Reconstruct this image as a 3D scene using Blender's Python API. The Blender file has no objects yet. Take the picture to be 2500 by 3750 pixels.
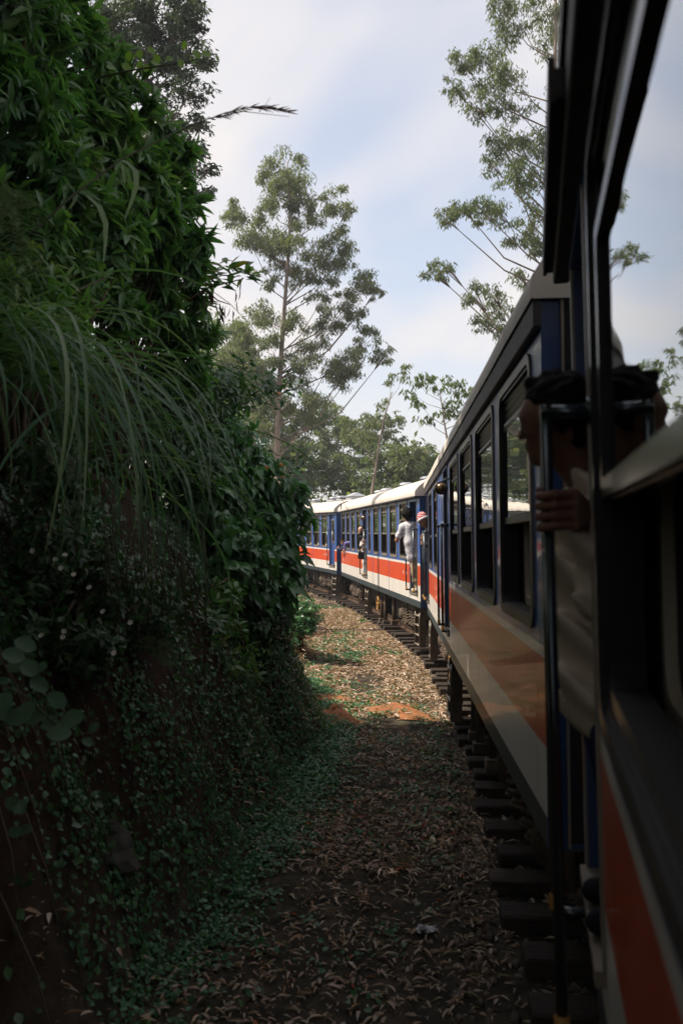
import bpy, math, random
import numpy as np
from mathutils import Vector, Matrix

random.seed(7)
rng = np.random.default_rng(11)
SC = bpy.context.scene
COL = SC.collection

# ------------------------------------------------------------------ camera, sky, sun, exposure
CAM_H = 2.45
FOC = 3400.0                      # focal length in pixels of the 2500 x 3750 photograph
cam_d = bpy.data.cameras.new('camera')
cam = bpy.data.objects.new('camera', cam_d)
COL.objects.link(cam)
cam.location = (0, 0, CAM_H)
cam.rotation_euler = (math.radians(90), 0, 0)
cam_d.sensor_width = 36
cam_d.sensor_fit = 'AUTO'
cam_d.lens = FOC / 3750 * 36
cam_d.shift_y = (1958 - 1875) / 3750
cam_d.clip_start = 0.05
cam_d.clip_end = 3000
cam_d.dof.use_dof = True
cam_d.dof.focus_distance = 20
cam_d.dof.aperture_fstop = 3.0
SC.camera = cam

SUN_EL = math.radians(53)
SUN_DIR = Vector((-0.86, 0.04, 0)).normalized()          # horizontal direction towards the sun
sun_vec = Vector((SUN_DIR.x * math.cos(SUN_EL), SUN_DIR.y * math.cos(SUN_EL), math.sin(SUN_EL)))
sun_d = bpy.data.lights.new('sun', 'SUN')
sun_d.energy = 5.0
sun_d.angle = math.radians(0.6)
sun_d.color = (1.0, 0.90, 0.76)
sun = bpy.data.objects.new('sun', sun_d)
COL.objects.link(sun)
sun.rotation_euler = sun_vec.to_track_quat('Z', 'Y').to_euler()

W = bpy.data.worlds.new('World')
SC.world = W
W.use_nodes = True
nt = W.node_tree
nt.nodes.clear()
def wn(t, **k):
    n = nt.nodes.new(t)
    for a, b in k.items():
        setattr(n, a, b)
    return n
wout = wn('ShaderNodeOutputWorld')
sky = wn('ShaderNodeTexSky', sky_type='NISHITA', sun_disc=False)
sky.sun_elevation = SUN_EL
sky.sun_rotation = math.atan2(SUN_DIR.x, SUN_DIR.y)
sky.dust_density = 1.5
bg1 = wn('ShaderNodeBackground')
bg1.inputs['Strength'].default_value = 0.145
bg2 = wn('ShaderNodeBackground')
bg2.inputs['Color'].default_value = (1.0, 0.955, 0.945, 1)
bg2.inputs['Strength'].default_value = 0.67
tc = wn('ShaderNodeTexCoord')
sep = wn('ShaderNodeSeparateXYZ')
nt.links.new(tc.outputs['Generated'], sep.inputs[0])
mp = wn('ShaderNodeMapping')
mp.inputs['Scale'].default_value = (1.9, 1.9, 3.4)
mp.inputs['Location'].default_value = (2.0, 7.7, 0.4)
nt.links.new(tc.outputs['Generated'], mp.inputs[0])
nz = wn('ShaderNodeTexNoise')
nz.inputs['Scale'].default_value = 1.15
nz.inputs['Detail'].default_value = 3.5
nz.inputs['Roughness'].default_value = 0.5
nz.inputs['Distortion'].default_value = 0.3
nt.links.new(mp.outputs[0], nz.inputs['Vector'])
cr = wn('ShaderNodeValToRGB')
cr.color_ramp.elements[0].position = 0.44
cr.color_ramp.elements[0].color = (0.40, 0.40, 0.40, 1)
cr.color_ramp.elements[1].position = 0.58
cr.color_ramp.elements[1].color = (1, 1, 1, 1)
nt.links.new(nz.outputs[0], cr.inputs[0])
hz = wn('ShaderNodeMapRange')
hz.inputs['From Min'].default_value = 0.05
hz.inputs['From Max'].default_value = 0.36
hz.inputs['To Min'].default_value = 0.95
hz.inputs['To Max'].default_value = 0.0
nt.links.new(sep.outputs['Z'], hz.inputs['Value'])
mx = wn('ShaderNodeMath', operation='MAXIMUM')
nt.links.new(cr.outputs[0], mx.inputs[0])
nt.links.new(hz.outputs[0], mx.inputs[1])
ms = wn('ShaderNodeMixShader')
nt.links.new(mx.outputs[0], ms.inputs[0])
nt.links.new(sky.outputs[0], bg1.inputs['Color'])
nt.links.new(bg1.outputs[0], ms.inputs[1])
nt.links.new(bg2.outputs[0], ms.inputs[2])
nt.links.new(ms.outputs[0], wout.inputs[0])

SC.view_settings.view_transform = 'Standard'
SC.view_settings.look = 'None'
SC.view_settings.exposure = 0.5
SC.view_settings.gamma = 1.0
SC.view_settings.use_curve_mapping = False
SC.render.engine = 'CYCLES'
SC.cycles.max_bounces = 6
SC.cycles.diffuse_bounces = 3
SC.cycles.glossy_bounces = 3
SC.cycles.transmission_bounces = 4
SC.cycles.transparent_max_bounces = 8
SC.cycles.caustics_reflective = False
SC.cycles.caustics_refractive = False
SC.cycles.use_denoising = True

# ------------------------------------------------------------------ helpers
def link(o, parent=None):
    COL.objects.link(o)
    if parent is not None:
        o.parent = parent
    return o

def tag(o, label=None, cat=None, group=None, kind=None):
    if label: o['label'] = label
    if cat: o['category'] = cat
    if group: o['group'] = group
    if kind: o['kind'] = kind
    return o

def empty(name, loc=(0, 0, 0), rot=(0, 0, 0), parent=None):
    o = bpy.data.objects.new(name, None)
    o.location = loc
    o.rotation_euler = rot
    o.empty_display_size = 0.2
    return link(o, parent)

MATS = {}
def mat(name, col, rough=0.6, spec=0.4, metal=0.0, var=0.15, vscale=6.0, bump=0.0, bscale=30.0, coat=0.0,
        col2=None, dirt=None, wave=0.0, wavescale=2.0, coords='Object', stretch=None):
    m = bpy.data.materials.new(name)
    m.use_nodes = True
    t = m.node_tree
    b = t.nodes['Principled BSDF']
    b.inputs['Roughness'].default_value = rough
    b.inputs['Specular IOR Level'].default_value = spec
    b.inputs['Metallic'].default_value = metal
    if coat:
        b.inputs['Coat Weight'].default_value = coat
        b.inputs['Coat Roughness'].default_value = 0.03
    tcn = t.nodes.new('ShaderNodeTexCoord')
    vec = tcn.outputs[coords]
    if stretch:
        mpp = t.nodes.new('ShaderNodeMapping')
        mpp.inputs['Scale'].default_value = stretch
        t.links.new(vec, mpp.inputs[0])
        vec = mpp.outputs[0]
    c = (*col, 1)
    n = t.nodes.new('ShaderNodeTexNoise')
    n.inputs['Scale'].default_value = vscale
    n.inputs['Detail'].default_value = 6
    n.inputs['Roughness'].default_value = 0.65
    t.links.new(vec, n.inputs['Vector'])
    r = t.nodes.new('ShaderNodeValToRGB')
    r.color_ramp.elements[0].position = 0.3
    r.color_ramp.elements[1].position = 0.7
    c2 = col2 if col2 else tuple(x * (1 - var) for x in col)
    r.color_ramp.elements[0].color = (*c2, 1)
    r.color_ramp.elements[1].color = c if col2 else (*[min(1, x * (1 + var * .6)) for x in col], 1)
    t.links.new(n.outputs[0], r.inputs[0])
    out = r.outputs[0]
    if dirt:
        n2 = t.nodes.new('ShaderNodeTexNoise')
        n2.inputs['Scale'].default_value = vscale * 0.35
        n2.inputs['Detail'].default_value = 8
        if coat:    # rain-washed dust runs down the paint
            m2 = t.nodes.new('ShaderNodeMapping'); m2.inputs['Scale'].default_value = (5, 5, .6)
            t.links.new(vec, m2.inputs[0]); t.links.new(m2.outputs[0], n2.inputs['Vector'])
        else: t.links.new(vec, n2.inputs['Vector'])
        r2 = t.nodes.new('ShaderNodeValToRGB')
        r2.color_ramp.elements[0].position = 0.5
        r2.color_ramp.elements[0].color = (0, 0, 0, 1)
        r2.color_ramp.elements[1].position = 0.75
        r2.color_ramp.elements[1].color = (dirt[3],) * 3 + (1,)
        t.links.new(n2.outputs[0], r2.inputs[0])
        mm = t.nodes.new('ShaderNodeMix')
        mm.data_type = 'RGBA'
        t.links.new(r2.outputs[0], mm.inputs[0])
        t.links.new(out, mm.inputs[6])
        mm.inputs[7].default_value = (*dirt[:3], 1)
        out = mm.outputs[2]
    t.links.new(out, b.inputs['Base Color'])
    nrm = None
    if bump:
        n3 = t.nodes.new('ShaderNodeTexNoise')
        n3.inputs['Scale'].default_value = bscale
        n3.inputs['Detail'].default_value = 5
        t.links.new(vec, n3.inputs['Vector'])
        bp = t.nodes.new('ShaderNodeBump')
        bp.inputs['Strength'].default_value = bump
        bp.inputs['Distance'].default_value = 0.02
        t.links.new(n3.outputs[0], bp.inputs['Height'])
        nrm = bp.outputs[0]
    if wave:
        n4 = t.nodes.new('ShaderNodeTexNoise')
        n4.inputs['Scale'].default_value = wavescale
        n4.inputs['Detail'].default_value = 2.5
        mp4 = t.nodes.new('ShaderNodeMapping')
        mp4.inputs['Scale'].default_value = (.8, .8, 1.25)
        t.links.new(tcn.outputs['Object'], mp4.inputs[0])
        t.links.new(mp4.outputs[0], n4.inputs['Vector'])
        bp = t.nodes.new('ShaderNodeBump')
        bp.inputs['Strength'].default_value = 1.0
        bp.inputs['Distance'].default_value = wave
        t.links.new(n4.outputs[0], bp.inputs['Height'])
        if nrm: t.links.new(nrm, bp.inputs['Normal'])
        nrm = bp.outputs[0]
    if nrm:
        t.links.new(nrm, b.inputs['Normal'])
        if coat: t.links.new(nrm, b.inputs['Coat Normal'])
    MATS[name] = m
    return m

def leaf_mat(name, cols, rough=0.38, trans=0.3, spec=0.5):
    """leaf paint picked per leaf from a ramp by the attribute rnd, plus light passing through"""
    m = bpy.data.materials.new(name)
    m.use_nodes = True
    t = m.node_tree
    b = t.nodes['Principled BSDF']
    at = t.nodes.new('ShaderNodeAttribute')
    at.attribute_name = 'rnd'
    oi = t.nodes.new('ShaderNodeObjectInfo')
    add = t.nodes.new('ShaderNodeMath'); add.operation = 'ADD'
    sc_ = t.nodes.new('ShaderNodeMath'); sc_.operation = 'MULTIPLY'; sc_.inputs[1].default_value = 0.25
    t.links.new(oi.outputs['Random'], sc_.inputs[0])
    t.links.new(at.outputs['Fac'], add.inputs[0])
    t.links.new(sc_.outputs[0], add.inputs[1])
    fr = t.nodes.new('ShaderNodeMath'); fr.operation = 'FRACT'
    t.links.new(add.outputs[0], fr.inputs[0])
    r = t.nodes.new('ShaderNodeValToRGB')
    els = r.color_ramp.elements
    while len(els) < len(cols): els.new(0.5)
    for i, c in enumerate(cols):
        els[i].position = c[3] if len(c) > 3 else i / max(1, len(cols) - 1)
        els[i].color = (*c[:3], 1)
    t.links.new(fr.outputs[0], r.inputs[0])
    t.links.new(r.outputs[0], b.inputs['Base Color'])
    b.inputs['Roughness'].default_value = rough
    b.inputs['Specular IOR Level'].default_value = spec
    tr = t.nodes.new('ShaderNodeBsdfTranslucent')
    g = t.nodes.new('ShaderNodeMix'); g.data_type = 'RGBA'; g.blend_type = 'MULTIPLY'
    g.inputs[0].default_value = 1
    t.links.new(r.outputs[0], g.inputs[6])
    g.inputs[7].default_value = (1.5, 1.7, 0.7, 1)
    t.links.new(g.outputs[2], tr.inputs['Color'])
    mix = t.nodes.new('ShaderNodeMixShader')
    mix.inputs[0].default_value = trans
    t.links.new(b.outputs[0], mix.inputs[1])
    t.links.new(tr.outputs[0], mix.inputs[2])
    t.links.new(mix.outputs[0], t.nodes['Material Output'].inputs[0])
    MATS[name] = m
    return m

class MB:
    """collects simple shapes into one mesh; every face remembers its material slot"""
    def __init__(s): s.v = []; s.f = []; s.m = []; s.sm = []
    def add(s, vs, fs, mi=0, smooth=False):
        o = len(s.v)
        s.v += [tuple(p) for p in vs]
        for f in fs:
            s.f.append([i + o for i in f]); s.m.append(mi); s.sm.append(smooth)
        return s
    def box(s, x0, x1, y0, y1, z0, z1, mi=0, M=None):
        vs = [(x0, y0, z0), (x1, y0, z0), (x1, y1, z0), (x0, y1, z0), (x0, y0, z1), (x1, y0, z1), (x1, y1, z1), (x0, y1, z1)]
        if M is not None: vs = [M @ Vector(p) for p in vs]
        return s.add(vs, [(0, 3, 2, 1), (4, 5, 6, 7), (0, 1, 5, 4), (1, 2, 6, 5), (2, 3, 7, 6), (3, 0, 4, 7)], mi)
    def bbox(s, x0, x1, y0, y1, z0, z1, c=0.01, mi=0, M=None):
        """box with chamfered edges"""
        X, Y, Z = (x0, x1), (y0, y1), (z0, z1)
        vs = []; idx = {}
        for i in (0, 1):
            for j in (0, 1):
                for k in (0, 1):
                    sx, sy, sz = (1 if i == 0 else -1), (1 if j == 0 else -1), (1 if k == 0 else -1)
                    p = (X[i], Y[j], Z[k])
                    for a, q in enumerate(((p[0], p[1] + sy * c, p[2] + sz * c), (p[0] + sx * c, p[1], p[2] + sz * c), (p[0] + sx * c, p[1] + sy * c, p[2]))):
                        idx[(i, j, k, a)] = len(vs); vs.append(q)
        fs = []
        for i in (0, 1):
            fs.append([idx[(i, 0, 0, 0)], idx[(i, 1, 0, 0)], idx[(i, 1, 1, 0)], idx[(i, 0, 1, 0)]])
            fs.append([idx[(0, i, 0, 1)], idx[(1, i, 0, 1)], idx[(1, i, 1, 1)], idx[(0, i, 1, 1)]])
            fs.append([idx[(0, 0, i, 2)], idx[(1, 0, i, 2)], idx[(1, 1, i, 2)], idx[(0, 1, i, 2)]])
        for i in (0, 1):
            for j in (0, 1):
                fs.append([idx[(i, j, 0, 0)], idx[(i, j, 0, 1)], idx[(i, j, 1, 1)], idx[(i, j, 1, 0)]])
                fs.append([idx[(i, 0, j, 0)], idx[(i, 0, j, 2)], idx[(i, 1, j, 2)], idx[(i, 1, j, 0)]])
                fs.append([idx[(0, i, j, 1)], idx[(0, i, j, 2)], idx[(1, i, j, 2)], idx[(1, i, j, 1)]])
                for k in (0, 1): fs.append([idx[(i, j, k, 0)], idx[(i, j, k, 1)], idx[(i, j, k, 2)]])
        if M is not None: vs = [M @ Vector(p) for p in vs]
        return s.add(vs, fs, mi)
    def tube(s, pts, rad, n=8, mi=0, caps=True, smooth=True):
        pts = [Vector(p) for p in pts]
        if not hasattr(rad, '__len__'): rad = [rad] * len(pts)
        d0 = (pts[1] - pts[0]).normalized()
        u = d0.orthogonal().normalized()
        vs = []; fs = []
        for i, p in enumerate(pts):
            d = (pts[min(i + 1, len(pts) - 1)] - pts[max(i - 1, 0)]).normalized()
            u = (u - d * u.dot(d)).normalized()
            w = d.cross(u)
            for k in range(n):
                a = 2 * math.pi * k / n
                vs.append(p + (u * math.cos(a) + w * math.sin(a)) * rad[i])
        for i in range(len(pts) - 1):
            for k in range(n):
                a, b = i * n + k, i * n + (k + 1) % n
                fs.append((a, b, b + n, a + n))
        s.add(vs, fs, mi, smooth)
        if caps:
            o = len(s.v) - len(vs)
            s.f.append([o + k for k in range(n)][::-1]); s.m.append(mi); s.sm.append(False)
            s.f.append([o + (len(pts) - 1) * n + k for k in range(n)]); s.m.append(mi); s.sm.append(False)
        return s
    def lathe(s, prof, n=16, mi=0, M=None, smooth=True):
        """prof: (radius, height) pairs turned round the z axis"""
        vs = []; fs = []
        for r, z in prof:
            for k in range(n):
                a = 2 * math.pi * k / n
                vs.append(Vector((r * math.cos(a), r * math.sin(a), z)))
        for i in range(len(prof) - 1):
            for k in range(n):
                a, b = i * n + k, i * n + (k + 1) % n
                fs.append((a, b, b + n, a + n))
        if M is not None: vs = [M @ p for p in vs]
        return s.add(vs, fs, mi, smooth)
    def ring(s, o, i, y0, y1, mi=0, mi_in=None):
        """picture-frame ring in the x-z plane between outline o and outline i (same number of points), from y0 (inside) to y1 (outside)"""
        n = len(o)
        vs = [(p[0], y, p[1]) for y in (y1, y0) for q in (o, i) for p in q]
        fs = []; fi = []
        for k in range(n):
            l = (k + 1) % n
            fs.append((k, l, n + l, n + k))
            fs.append((2 * n + k, 3 * n + k, 3 * n + l, 2 * n + l))
            fs.append((k, 2 * n + k, 2 * n + l, l))
            fi.append((n + k, n + l, 3 * n + l, 3 * n + k))
        s.add(vs, fs, mi)
        o_ = len(s.v) - len(vs)
        for f in fi:
            s.f.append([o_ + q for q in f]); s.m.append(mi if mi_in is None else mi_in); s.sm.append(False)
        return s
    def mesh(s, name, mats):
        me = bpy.data.meshes.new(name)
        me.from_pydata([tuple(p) for p in s.v], [], s.f)
        if not isinstance(mats, (list, tuple)): mats = [mats]
        for m in mats: me.materials.append(m)
        if len(mats) > 1: me.polygons.foreach_set('material_index', s.m)
        me.polygons.foreach_set('use_smooth', s.sm)
        me.update()
        return me
    def obj(s, name, mats, parent=None, loc=(0, 0, 0)):
        o = bpy.data.objects.new(name, s.mesh(name, mats))
        o.location = loc
        return link(o, parent)

def rrect(x0, x1, z0, z1, r, n=4):
    pts = []
    for cx, cz, a0 in ((x1 - r, z0 + r, -90), (x1 - r, z1 - r, 0), (x0 + r, z1 - r, 90), (x0 + r, z0 + r, 180)):
        for k in range(n + 1):
            a = math.radians(a0 + 90 * k / n)
            pts.append((cx + r * math.cos(a), cz + r * math.sin(a)))
    return pts

def np_mesh(name, verts, tris, m, rnd=None, smooth=False):
    me = bpy.data.meshes.new(name)
    nv, nf = len(verts), len(tris)
    me.vertices.add(nv)
    me.vertices.foreach_set('co', np.ascontiguousarray(verts, dtype=np.float32).ravel())
    me.loops.add(nf * 3)
    me.loops.foreach_set('vertex_index', np.ascontiguousarray(tris, dtype=np.int32).ravel())
    me.polygons.add(nf)
    me.polygons.foreach_set('loop_start', np.arange(0, nf * 3, 3, dtype=np.int32))
    if smooth: me.polygons.foreach_set('use_smooth', np.ones(nf, dtype=bool))
    if rnd is not None:
        a = me.attributes.new('rnd', 'FLOAT', 'POINT')
        a.data.foreach_set('value', np.ascontiguousarray(rnd, dtype=np.float32))
    me.update(calc_edges=True)
    if m: me.materials.append(m)
    return me

# leaf templates: (along, side, up), triangles
T_QUAD = (np.array([(0, 0, 0), (.45, -.5, .04), (.45, .5, .04), (1, 0, -.08)]), np.array([(0, 1, 3), (0, 3, 2)]))
T_LANCE = (np.array([(0, 0, 0), (.35, -.5, .06), (.35, 0, 0), (.35, .5, .06), (.7, -.36, -.02), (.7, .36, -.02), (1, 0, -.16)]),
           np.array([(0, 1, 2), (0, 2, 3), (1, 4, 2), (2, 4, 6), (2, 6, 5), (2, 5, 3)]))
T_OVATE = (np.array([(0, 0, 0), (.12, 0, .0), (.3, -.5, .10), (.3, 0, 0), (.3, .5, .10), (.62, -.42, .05), (.62, 0, -.06), (.62, .42, .05), (1, 0, -.26)]),
           np.array([(0, 1, 2), (0, 4, 1), (1, 3, 2), (1, 4, 3), (2, 3, 5), (3, 6, 5), (3, 4, 7), (3, 7, 6), (5, 6, 8), (6, 7, 8)]))
T_ROUND = (np.array([(0, 0, 0), (.15, -.3, .05), (.15, .3, .05), (.5, -.5, .09), (.5, 0, 0), (.5, .5, .09), (.85, -.34, .03), (.85, .34, .03), (1, 0, -.05)]),
           np.array([(0, 4, 1), (0, 2, 4), (1, 4, 3), (2, 5, 4), (3, 4, 6), (4, 5, 7), (4, 8, 6), (4, 7, 8)]))

def unit(a):
    return a / np.maximum(np.linalg.norm(a, axis=-1, keepdims=True), 1e-9)

def leaf_arrays(P, D, U, L, Wd, T):
    tv, tf = T
    D = unit(D)
    S = unit(np.cross(D, U))
    U2 = np.cross(S, D)
    L = np.asarray(L)[:, None, None]; Wd = np.asarray(Wd)[:, None, None]
    V = P[:, None, :] + tv[None, :, 0:1] * L * D[:, None] + tv[None, :, 1:2] * Wd * S[:, None] + tv[None, :, 2:3] * L * U2[:, None]
    n, k = len(P), len(tv)
    F = tf[None] + (np.arange(n) * k)[:, None, None]
    return V.reshape(-1, 3), F.reshape(-1, 3)

def leaves_obj(name, P, D, U, L, Wd, T, m, parent=None, rnd=None, kind=None):
    V, F = leaf_arrays(P, D, U, L, Wd, T)
    if rnd is None: rnd = rng.random(len(P))
    me = np_mesh(name, V, F, m, np.repeat(rnd, len(T[0])))
    o = bpy.data.objects.new(name, me)
    link(o, parent)
    if kind: o['kind'] = kind
    return o

def rand_dirs(n):
    v = rng.normal(size=(n, 3))
    return unit(v)

def px(x, y, z):
    """point at depth z seen at pixel (x, y) of the 1568-wide view of the photograph"""
    k = 2500 / 1568
    return np.array([(x * k - 1250) / FOC * z, z, CAM_H - (y * k - 1958) / FOC * z])

# value noise for terrain
_lat = rng.random((64, 64))
def vnoise(x, y):
    xi = np.floor(x).astype(int); yi = np.floor(y).astype(int)
    fx = x - xi; fy = y - yi
    fx = fx * fx * (3 - 2 * fx); fy = fy * fy * (3 - 2 * fy)
    g = lambda a, b: _lat[a % 64, b % 64]
    return (g(xi, yi) * (1 - fx) + g(xi + 1, yi) * fx) * (1 - fy) + (g(xi, yi + 1) * (1 - fx) + g(xi + 1, yi + 1) * fx) * fy - .5

# ------------------------------------------------------------------ materials
M_BLUE = mat('blue_paint', (.042, .112, .36), .35, .3, var=.12, vscale=3, coat=.28, wave=.0020, wavescale=5.5)
M_ORANGE = mat('orange_paint', (.66, .075, .022), .35, .3, var=.10, vscale=3, coat=.28, wave=.0020, wavescale=5.5, dirt=(.48, .08, .035, .4))
M_WHITE = mat('cream_white_paint', (.76, .71, .64), .35, .3, var=.06, vscale=3, coat=.28, wave=.0020, wavescale=5.5, dirt=(.6, .52, .43, .5))
M_SKIRT = mat('slate_skirt_paint', (.034, .050, .056), .45, .3, var=.2, vscale=5, coat=.12, wave=.002, wavescale=5.5, dirt=(.08, .075, .065, .35))
M_ROOF = mat('roof_cream', (.66, .59, .51), .6, .3, var=.10, vscale=2, dirt=(.45, .37, .30, .6), bump=.08, bscale=14)
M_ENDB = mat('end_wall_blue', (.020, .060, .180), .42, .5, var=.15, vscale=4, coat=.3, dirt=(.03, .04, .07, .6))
M_GUT = mat('gutter_dark', (.05, .045, .045), .6, .3, var=.3, vscale=5, dirt=(.12, .08, .05, .6))
M_ALU = mat('window_frame_metal', (.27, .23, .18), .42, .5, metal=.35, var=.14, vscale=5, dirt=(.17, .13, .095, .6))
M_FRAMET = mat('darker_frame_metal', (.13, .115, .095), .4, .5, metal=.4, var=.2, vscale=5, dirt=(.08, .065, .05, .6))  # darker, slightly more metallic version of the window frame metal
M_FRAMED = mat('shaded_polished_frame', (.075, .075, .072), .24, .5, metal=.75, var=.25, vscale=6)  # frame metal darkened to put the near carriage's shade into the colour
M_DKMET = mat('dark_metal', (.045, .05, .05), .4, .5, metal=.3, var=.2, vscale=8)
M_CHROME = mat('handrail_steel', (.085, .10, .105), .25, .5, metal=.8, var=.2, vscale=9)
M_TRIM = mat('inner_trim_cream', (.62, .54, .42), .4, .4, var=.1)
M_LINING = mat('interior_lining', (.10, .095, .085), .6, .3, var=.15, vscale=3)
M_SEAT = mat('red_seat', (.17, .018, .018), .6, .3, var=.25, vscale=12)
M_UNDER = mat('dusty_underframe', (.145, .104, .072), .8, .2, var=.35, vscale=7, col2=(.060, .048, .040), bump=.25, bscale=25)
M_UNDERD = mat('dark_underframe', (.045, .040, .036), .75, .25, var=.3, vscale=7, dirt=(.12, .09, .065, .7))
M_YEL = mat('yellow_wheel_paint', (.42, .22, .045), .5, .4, var=.3, vscale=9, dirt=(.2, .11, .05, .8))
M_LAMP = mat('lamp_brass', (.32, .21, .13), .25, .5, metal=.7, var=.2, vscale=14)
M_BLACK = mat('black_rubber_and_recess', (.012, .012, .013), .6, .3, var=.2)
M_RAILTOP = mat('rail_steel', (.17, .11, .075), .45, .4, metal=.5, var=.3, vscale=4, col2=(.09, .05, .03))
M_SLEEP = mat('sleeper_wood', (.070, .050, .037), .85, .2, var=.3, vscale=5, col2=(.020, .018, .017), bump=.5, bscale=18, stretch=(.35, 1.4, 2))
M_LETTER = mat('white_lettering', (.75, .68, .62), .5, .3, var=.05)
M_VENT = mat('grey_ventilator', (.40, .42, .45), .5, .4, var=.12, vscale=5, metal=.2)

def glass(name, tint, ior=1.9):
    m = bpy.data.materials.new(name)
    m.use_nodes = True
    t = m.node_tree
    t.nodes.remove(t.nodes['Principled BSDF'])
    gl = t.nodes.new('ShaderNodeBsdfGlossy'); gl.inputs['Roughness'].default_value = 0.015
    gl.inputs['Color'].default_value = (.96, .97, .97, 1)
    tr = t.nodes.new('ShaderNodeBsdfTransparent'); tr.inputs['Color'].default_value = (*tint, 1)
    fr = t.nodes.new('ShaderNodeFresnel'); fr.inputs['IOR'].default_value = ior
    n4 = t.nodes.new('ShaderNodeTexNoise'); n4.inputs['Scale'].default_value = 2.0; n4.inputs['Detail'].default_value = 1.5
    tcn = t.nodes.new('ShaderNodeTexCoord')
    t.links.new(tcn.outputs['Object'], n4.inputs['Vector'])
    bp = t.nodes.new('ShaderNodeBump'); bp.inputs['Strength'].default_value = 1; bp.inputs['Distance'].default_value = .0022
    t.links.new(n4.outputs[0], bp.inputs['Height'])
    t.links.new(bp.outputs[0], gl.inputs['Normal'])
    mix = t.nodes.new('ShaderNodeMixShader')
    a1 = t.nodes.new('ShaderNodeMath'); a1.operation = 'ADD'; a1.inputs[1].default_value = 1      # both faces of the pane: 2R / (1 + R)
    m2 = t.nodes.new('ShaderNodeMath'); m2.operation = 'MULTIPLY'; m2.inputs[1].default_value = 2
    dv = t.nodes.new('ShaderNodeMath'); dv.operation = 'DIVIDE'
    t.links.new(fr.outputs[0], a1.inputs[0]); t.links.new(fr.outputs[0], m2.inputs[0])
    t.links.new(m2.outputs[0], dv.inputs[0]); t.links.new(a1.outputs[0], dv.inputs[1])
    t.links.new(dv.outputs[0], mix.inputs[0])
    t.links.new(tr.outputs[0], mix.inputs[1]); t.links.new(gl.outputs[0], mix.inputs[2])
    t.links.new(mix.outputs[0], t.nodes['Material Output'].inputs[0])
    return m
M_GLASS = glass('tinted_glass', (.30, .34, .32))
M_GLASS2 = glass('dark_reflective_glass', (.16, .18, .17), 1.9)

# ------------------------------------------------------------------ the line of the track
ROLL = {0: math.radians(-1.5), 1: math.radians(-.7), 2: math.radians(-.6), 3: math.radians(-.5)}   # cant of the curve
CARS = {  # near end of the left side plane, heading to the right of the view axis, height of the skirt bottom, climb per metre, length
    0: dict(x=.904 - 15.1 * math.sin(.204), y=3.58 - 15.1 * math.cos(.204), th=.204, z=.974, pi=0.0, L=15.1),
    1: dict(x=.9605, y=4.378, th=.0547, z=.974, pi=-.01037, L=15.0),
    2: dict(x=1.659, y=19.6525, th=-.1109, z=.8916, pi=.0024, L=15.08),
    3: dict(x=-.1914, y=35.367, th=-.2524, z=.9385, pi=.0107, L=15.08)}
ctrl = []
for c in range(4):
    k = CARS[c]
    for s in (2.5, 12.5):
        ctrl.append((k['x'] + s * math.sin(k['th']) + 1.45 * math.cos(k['th']), k['y'] + s * math.cos(k['th']) - 1.45 * math.sin(k['th']), k['z'] + k['pi'] * s - .97))
ctrl = [Vector(p) for p in ctrl]
def extend(pts, ang, step, n, zs):
    out = []
    p0, p1 = pts
    d = (p1 - p0); d.z = 0; d.normalize()
    p = p1.copy()
    for i in range(n):
        d = Matrix.Rotation(ang, 3, 'Z') @ d
        p = p + d * step
        p.z += zs
        out.append(p.copy())
    return out
ctrl = extend((ctrl[1], ctrl[0]), -.07, 7.5, 3, 0)[::-1] + ctrl + extend((ctrl[-2], ctrl[-1]), .075, 7.5, 6, .06)
def catmull(P, n=40):
    out = []
    for i in range(1, len(P) - 2):
        for k in range(n):
            t = k / n
            a, b, c, d = P[i - 1], P[i], P[i + 1], P[i + 2]
            out.append(.5 * ((2 * b) + (c - a) * t + (2 * a - 5 * b + 4 * c - d) * t * t + (3 * b - a - 3 * c + d) * t ** 3))
    return out
CL = np.array([tuple(p) for p in catmull(ctrl)])
seg = np.linalg.norm(np.diff(CL[:, :2], axis=0), axis=1)
CT = np.concatenate([[0], np.cumsum(seg)])
CT -= CT[np.argmin(np.abs(CL[:, 1]))]            # t = 0 abreast of the camera
tan = np.gradient(CL[:, :2], axis=0); tan /= np.linalg.norm(tan, axis=1)[:, None]
CN = np.stack([-tan[:, 1], tan[:, 0]], 1)        # to the left of travel
def track(t):
    t = np.asarray(t, float)
    return np.stack([np.interp(t, CT, CL[:, i]) for i in range(3)], -1), np.stack([np.interp(t, CT, CN[:, i]) for i in range(2)], -1)
FOOT_T = [-20, 0, 4.7, 7.5, 10, 12.5, 15, 17.5, 22, 28, 34, 60, 100]
FOOT_L = [3.4, 3.5, 3.55, 3.4, 3.2, 3.15, 3.5, 3.75, 3.6, 3.3, 3.2, 3.2, 3.2]
def foot(t): return np.interp(t, FOOT_T, FOOT_L)
BK_D = [0, .15, .45, .8, 1.15, 1.8, 3, 6, 14, 40]
BK_H = [0, .16, 1.0, 2.05, 2.75, 3.35, 3.9, 4.9, 6.5, 8]
def bank_scale(t): return np.interp(t, [-20, 8, 12, 16, 19, 30, 60], [1.05, 1.0, .85, .50, .30, .30, .6])
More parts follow.
